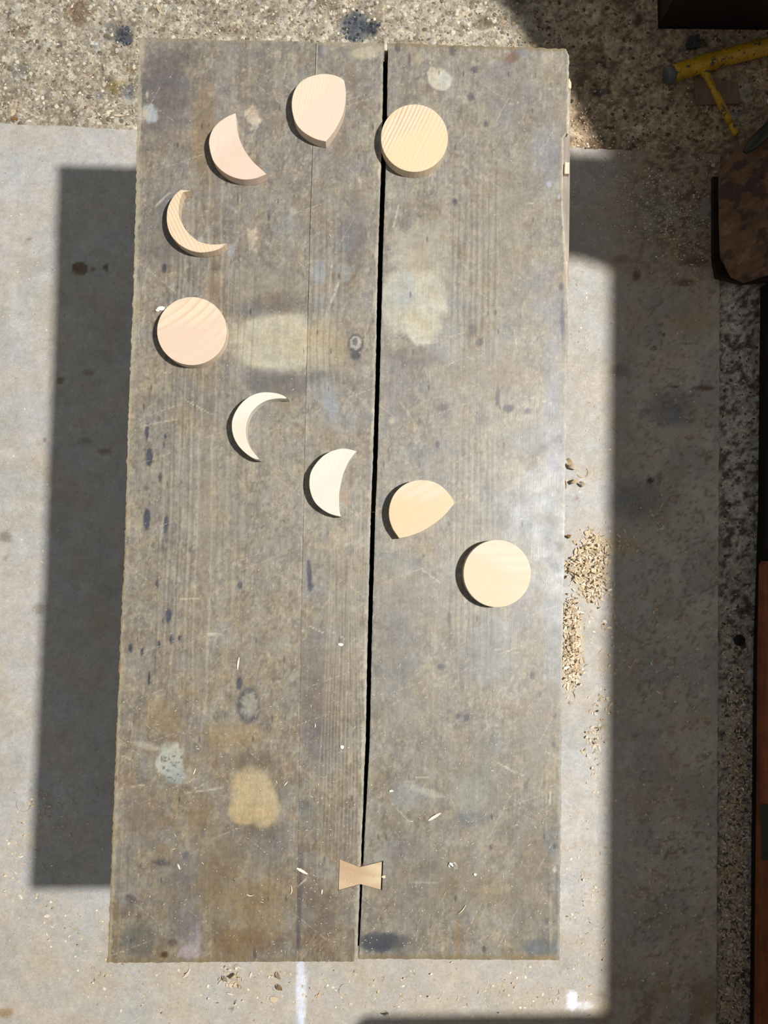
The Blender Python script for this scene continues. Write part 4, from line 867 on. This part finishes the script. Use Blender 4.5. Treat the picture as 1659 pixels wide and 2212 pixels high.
# round black cap on the concrete strip
def lathe(prof, seg=28):
    V, F = [], []
    for r, z in prof:
        for k in range(seg): V.append((r*math.cos(2*math.pi*k/seg), r*math.sin(2*math.pi*k/seg), z))
    n = len(prof)
    for i in range(n-1):
        for k in range(seg): F.append((i*seg+k, i*seg+(k+1) % seg, (i+1)*seg+(k+1) % seg, (i+1)*seg+k))
    F.append(tuple(range(seg))[::-1]); F.append(tuple((n-1)*seg+k for k in range(seg)))
    return V, F
t = NT('black_rubber'); M_black = t.out((.012, .015, .018, 1), .55, None, .4)
p = P(1596, 1383, 0)
V, F_ = lathe([(.0105, 0), (.0110, .0008), (.0108, .004), (.0098, .0052), (.0055, .0054), (.0048, .0036), (.0030, .0034), (.0026, .0050), (.0012, .0054)])
tag(link('rubber_cap', mesh('rubber_cap', V, F_, False), None, M_black, (p.x, p.y, .0003)), 'round black rubber cap with a raised centre on the concrete strip', 'cap')

# ================================================================== things at the upper right
def tube(path, radii, seg=20, jit=0):
    V, F = [], []; n = len(path)
    for i, (p, r) in enumerate(zip(path, radii)):
        p = Vector(p); d = (Vector(path[min(i+1, n-1)])-Vector(path[max(i-1, 0)])).normalized()
        a = d.cross(Vector((0, 0, 1))).normalized(); b = d.cross(a)
        for k in range(seg):
            th = 2*math.pi*k/seg; rr_ = r*(1+(jit*random.uniform(-1, 1) if jit else 0))
            V.append(tuple(p+a*rr_*math.cos(th)+b*rr_*math.sin(th)))
    for i in range(n-1):
        for k in range(seg): F.append((i*seg+k, (i+1)*seg+k, (i+1)*seg+(k+1) % seg, i*seg+(k+1) % seg))
    F.append(tuple(range(seg))); F.append(tuple((n-1)*seg+k for k in range(seg))[::-1])
    return V, F
t = NT('chipped_yellow_paint')
n = t.noise(t.coord(1, 1, 1), 70, 4, .65); n2_ = t.noise(t.coord(loc=(3, 3, 3)), 260, 3, .6)
chip = t.math('MAXIMUM', t.rng(n, .57, .60, 0, 1), t.rng(n2_, .62, .66, 0, .8))
c = t.mix(chip, C(206, 160, 28), C(86, 84, 76)); c = t.mulc(c, t.rng(t.noise(t.coord(loc=(5, 5, 5)), 30, 4), .3, .7, .78, 1.15))
M_yel = t.out(c, t.rng(chip, 0, 1, .32, .6), t.bump(chip, .0006, .6), .5)
t = NT('dull_steel'); M_steel = t.out(t.mix(t.noise(t.coord(), 90, 4), (.10, .10, .09, 1), (.20, .20, .18, 1)), .55, None, .5, .3)
t = NT('dark_iron_bar'); M_iron = t.out(t.mix(t.noise(t.coord(), 60, 4), (.030, .032, .028, 1), (.07, .07, .055, 1)), .42, None, .5, .6)
zt = .0185
a = P(1456, 154, zt+.01); a.z = zt; b = P(1560, 120, zt+.01); b.z = zt; c_ = P(1680, 85, zt+.02); c_.z = zt; d_ = P(1718, 76, zt+.02); d_.z = zt
tool = empty('tee_handled_tool', (b.x, b.y, 0), label='chipped yellow steel tool, thick handle tube with a thin stem welded across, on the concrete', cat='tool')
path = [tuple(a.lerp(b, k/8)) for k in range(8)]+[tuple(b.lerp(c_, k/8)) for k in range(8)]+[tuple(c_.lerp(d_, k/6)) for k in range(7)]
V, F_ = tube(path, [.0172]*len(path)); o = link('handle', mesh('handle', V, F_, True), tool, M_yel); o.location = -Vector(tool.location)
dirv = (a-b).normalized(); e0 = a+dirv*.0002; 
V, F_ = tube([tuple(e0), tuple(e0+dirv*.004), tuple(e0+dirv*.012), tuple(e0+dirv*.014)], [.0178, .0186, .0180, .0150], 20)
o = link('end_cap', mesh('end_cap', V, F_, True), tool, M_steel); o.location = -Vector(tool.location); tag(o, 'dark bare end cap')
s0 = P(1519, 148, zt); s1 = P(1543, 196, zt+.016); s2 = P(1578, 266, .028); s3 = P(1592, 292, .028)
sp_ = [s0.lerp(s1, k/6) for k in range(6)]+[s1.lerp(s2, k/6) for k in range(7)]
V, F_ = tube([tuple(q) for q in sp_], [.0105, .0092, .0078, .0068, .0064, .0062, .0066, .0070, .0072, .0072, .0072, .0070, .0070], 16)
o = link('stem', mesh('stem', V, F_, True), tool, M_yel); o.location = -Vector(tool.location)
V, F_ = tube([tuple(s2.lerp(s3, k/4)) for k in range(5)], [.0056, .0066, .0068, .0066, .0058], 16)
o = link('stem_tip', mesh('stem_tip', V, F_, True), tool, M_yel); o.location = -Vector(tool.location)

# thin square offcut under the tool
pts = [(1500, 165), (1595, 178), (1597.5, 221), (1595, 224), (1504, 226)]
off = [P(x, y, .0045).xy for x, y in pts]
M_off = m_wood('brown_hardboard', (150, 124, 102), (134, 108, 88), 0, 200, .7, .1)
o = link('hardboard_offcut', prism_mesh('hardboard_offcut', off, .0006, .0050, .0005, 1, (off[0].x, off[0].y, .0006)), None, M_off, (off[0].x, off[0].y, .0006))
tag(o, 'small flat brown hardboard square under the yellow tool stem', 'offcut')
# dark crumbly lump above the handle
bm = bmesh.new(); bmesh.ops.create_icosphere(bm, subdivisions=3, radius=1)
for v in bm.verts:
    q = v.co; s = 1+.45*(math.sin(q.x*5+1)*math.cos(q.y*6)+.5*math.sin(q.z*9+q.x*7)); v.co = Vector((q.x*.016*s, q.y*.011*s, max(q.z, -.5)*.006*s+.0035))
me = bpy.data.meshes.new('dark_lump'); bm.to_mesh(me); bm.free(); p = P(1497, 95, 0)
t = NT('dark_grey_putty'); M_lump = t.out(t.mix(t.noise(t.coord(), 200, 4), (.03, .03, .028, 1), (.09, .09, .08, 1)), .8)
o = link('dried_putty_lump', me, None, M_lump, (p.x, p.y, .0005)); o.rotation_euler.z = .6
tag(o, 'dark grey crumbly lump on the concrete above the yellow handle', 'debris')

# tall dark chest at the top right corner
p = P(1424, 59, 0); q = P(1900, 62, 0)
chest = empty('dark_chest', (p.x, p.y, 0), label='dark brown wooden chest at the top right corner', cat='chest')
box('body', p.x, p.y, .002, p.x+.5, p.y+.4, .30, M_dark, chest, .003)
box('lid', p.x-.006, p.y-.006, .301, p.x+.506, p.y+.406, .325, M_dark, chest, .004)
box('plinth', p.x-.003, p.y-.004, .0008, p.x+.503, p.y+.39, .006, M_dark2, chest, .001)

# rough hewn timber block with an iron bar
def PV(x, y, z): return tuple(P(x, y, z))
bv = [PV(1590, 320, .075), PV(1700, 225, .095), PV(1900, 120, .10), PV(1551, 374, .060), PV(1558, 398, .105), PV(1642, 350, .118), PV(1760, 290, .122), PV(1950, 220, .122),
      PV(1552, 470, .100), PV(1556, 548, .092), PV(1600, 530, .100), PV(1680, 492, .104), PV(1800, 450, .104), PV(1950, 420, .104),
      PV(1578, 600, .030), PV(1606, 612, .030), PV(1690, 566, .035), PV(1820, 520, .035), PV(1950, 500, .035), PV(1640, 430, .112), PV(1760, 380, .114)]
bot = [(v[0], v[1], .0098) for v in bv]
bm = bmesh.new()
for v in bv+[tuple(P(1556, 388, .0203)), tuple(P(1592, 340, .0203)), tuple(P(1690, 250, .0203)), tuple(P(1860, 160, .0203)), tuple(P(1555, 556, .0203)), tuple(P(1580, 590, .0203)), tuple(P(1690, 560, .0203)), tuple(P(1900, 500, .0203)), tuple(P(1556, 470, .0203))]: bm.verts.new(v)
r_ = bmesh.ops.convex_hull(bm, input=bm.verts)
bmesh.ops.delete(bm, geom=[g for g in r_['geom_interior'] if isinstance(g, bmesh.types.BMVert)], context='VERTS')
bmesh.ops.triangulate(bm, faces=bm.faces)
bmesh.ops.subdivide_edges(bm, edges=bm.edges[:], cuts=7, use_grid_fill=True)
for v in bm.verts:
    x_, y_ = np.array([v.co.x*50]), np.array([v.co.y*50+v.co.z*40])
    dlt = (fbm(x_, y_, 91, 3)[0]-.5)*.005
    v.co.z = max(.0202, v.co.z+dlt*(1 if v.co.z > .03 else 0)); v.co.x += (fbm(y_, x_, 92, 2)[0]-.5)*.002
me = bpy.data.meshes.new('block'); bm.to_mesh(me); bm.free()
t = NT('hewn_brown_timber')
g = t.noise(t.coord(1, .25, 1, 55), 60, 4, .65); m_ = t.noise(t.coord(loc=(2, 2, 2)), 26, 4, .6)
c = t.mix(t.rng(g, .35, .65, 0, 1), C(136, 104, 76), C(104, 78, 56)); c = t.mix(t.rng(m_, .50, .60, 0, .8, True), c, C(66, 56, 52)); c = t.mix(t.rng(m_, .40, .32, 0, .6, True), c, C(158, 128, 96))
M_block = t.out(c, .75, t.bump(t.math('ADD', g, m_), .003, .8), .25)
cen = P(1640, 440, 0)
me.transform(Matrix.Translation((-cen.x, -cen.y, 0)))
block = link('timber_block', me, None, M_block, (cen.x, cen.y, 0))
tag(block, 'rough hewn brown timber block standing at the right edge', 'block')
sl = [P(x, y, .0102).xy for x, y in ((1536, 386), (1536, 560), (1543, 602), (1600, 616), (1760, 600), (1760, 386))]  # slab added as the dark slot of shade beside and under the block
o = link('shade_slab', prism_mesh('shade_slab', sl, .0096, .0200, .001, 1, (sl[0].x, sl[0].y, .0096)), None, M_dark, (sl[0].x, sl[0].y, .0096))
tag(o, 'dark slab put in for the shade under the rough timber block', 'slab')
# iron bar resting on the block
bpy.context.view_layer.update()
a = P(1612, 325, .118); b = P(1720, 222, .136)
n_p = 12; path = [tuple(a.lerp(b, -.03+1.2*k/n_p)) for k in range(n_p)]
V, F_ = tube(path, [.005, .0095, .0115]+[.0122]*(n_p-3), 20)
pc = Vector(path[0])
me = mesh('iron_bar', np.array(V)-np.array(pc), F_, True)
tag(link('iron_bar', me, None, M_iron, pc), 'round dark iron bar with a blunt end lying on the rough timber block', 'bar')
# bright wire ring at the frame edge
bmr = bmesh.new(); bpyc = P(1674, 218, .12)
V, F_ = [], []
seg, ns = 40, 10
for i in range(seg):
    for k in range(ns):
        A_, B_ = 2*math.pi*i/seg, 2*math.pi*k/ns
        R_ = .013+.0014*math.cos(B_); V.append((R_*math.cos(A_), R_*math.sin(A_), .0014*math.sin(B_)+.0014))
for i in range(seg):
    for k in range(ns): F_.append((i*ns+k, ((i+1) % seg)*ns+k, ((i+1) % seg)*ns+(k+1) % ns, i*ns+(k+1) % ns))
bmr.free()
t = NT('bright_steel'); M_br = t.out((.75, .77, .82, 1), .15, None, .5, 1.0)
ring = link('steel_ring', mesh('steel_ring', V, F_, True), None, M_br, (bpyc.x, bpyc.y, .118))
tag(ring, 'bright steel ring at the right picture edge above the iron bar', 'ring')

# ================================================================== workbench at the right (mostly out of frame) and the timbers at its foot
ZB = .80
e_top = cast(1305, -500, ZB); e_mid = cast(1308, 600, ZB); e_bot = cast(1284, 2350, ZB)
wb = empty('workbench', (e_mid.x+.25, 0, 0), label='heavy workbench beside the bench, its top beyond the right picture edge', cat='workbench')
poly = [(e_bot.x, e_bot.y-.3), (e_bot.x+.32, e_bot.y-.3), (e_bot.x+.32, e_top.y+.1), (e_top.x, e_top.y+.1), (e_mid.x, e_mid.y)]
o = link('worktop', prism_mesh('worktop', poly, ZB-.06, ZB, .003), wb, M_bench); o.location = -Vector(wb.location)
for yy in (e_bot.y-.2, e_top.y-.0):
    for xx in (e_bot.x+.25,): box('leg', xx-.045, yy-.20, .0004, xx+.045, yy+.20, ZB-.0604, M_bench, wb)
bp = [cast(1360, 338, ZB+.02), cast(1040, 326, ZB+.02), cast(1040, 548, ZB+.02), cast(1236, 560, ZB+.02), cast(1360, 604, ZB+.02)]  # added unseen board, outline traced back from its shadow band on the floor
bp = [(v.x, v.y) for v in bp]
o = link('shadow_board_short', prism_mesh('shadow_board_short', bp, ZB+.001, ZB+.02, .001, 1, (bp[0][0], bp[0][1], ZB+.001)), None, M_bench, (bp[0][0], bp[0][1], ZB+.001))
tag(o, 'unseen short board added over the edge of the workbench to cast a shadow band', 'board')
bp = [cast(1380, 300, ZB+.04), cast(1288, 322, ZB+.04), cast(1232, 212, ZB+.04), cast(1150, 108, ZB+.04), cast(1070, 0, ZB+.04), cast(960, -170, ZB+.04), cast(1380, -300, ZB+.04)]  # added unseen board, slanted to throw the diagonal shadow edge
bp = [(v.x, v.y) for v in bp]
o = link('shadow_board_long', prism_mesh('shadow_board_long', bp, ZB+.0215, ZB+.04, .001, 1, (bp[0][0], bp[0][1], ZB+.0215)), None, M_bench, (bp[0][0], bp[0][1], ZB+.0215))
tag(o, 'unseen slanting board added at the top end of the workbench to cast a diagonal shadow', 'board')
# dark beam on the floor with a reddish board on it
bx = [P(1642, 622, 0), P(1637, 1100, 0), P(1627, 1400, 0), P(1619, 2212, 0), P(1616, 2400, 0)]
poly = [(v.x, v.y) for v in bx]+[(bx[-1].x+.16, bx[-1].y), (bx[0].x+.16, bx[0].y)]
c0 = poly[0]
o = link('dark_beam', prism_mesh('dark_beam', poly, .0008, .034, .002, 2, (c0[0], c0[1], .0008)), None, M_dark2, (c0[0], c0[1], .0008))
tag(o, 'long near-black beam along the right edge of the concrete strip', 'beam')
bx = [P(1655, 1212, .056), P(1650, 1222, .056), P(1647, 1400, .056), P(1645, 1700, .056), P(1640, 2212, .056), P(1638, 2400, .056)]
poly = [(v.x, v.y) for v in bx]+[(bx[-1].x+.14, bx[-1].y), (bx[0].x+.12, bx[0].y)]
c0 = poly[0]
rb = link('reddish_board', prism_mesh('reddish_board', poly, .0344, .056, .002, 2, (c0[0], c0[1], .0344)), None, M_red, (c0[0], c0[1], .0344))
tag(rb, 'reddish brown board lying on the dark beam at the right picture edge', 'board')
a = P(1643, 1738, .0575); b = P(1643, 1858, .0575)
o = link('iron_strap', prism_mesh('iron_strap', [(a.x, b.y), (a.x+.15, b.y), (a.x+.15, a.y), (a.x, a.y)], .0562, .0595, .0006, 1, (a.x, a.y, .0562)), rb, M_iron)
o.location = Vector((a.x, a.y, .0562))-rb.location; tag(o, 'black iron strap')

# unseen table added as a shadow caster beyond the bottom edge of the picture (its shade just reaches the sheet)
zs_ = .60
a = cast(762, 2203, zs_); b = cast(1420, 2194, zs_)
sh = empty('shadow_caster_table', ((a.x+b.x)/2, a.y-.30, 0), label='unseen table added as a shadow caster just beyond the bottom edge of the picture', cat='table')
box('tabletop', a.x, a.y-.62, zs_-.04, b.x, a.y, zs_, M_bench, sh)
for xx in (a.x+.08, .56):
    for yy in (a.y-.44, a.y-.56): box('leg', xx, yy-.02, ZP+.0003, xx+.04, yy+.02, zs_-.0402, M_bench, sh)
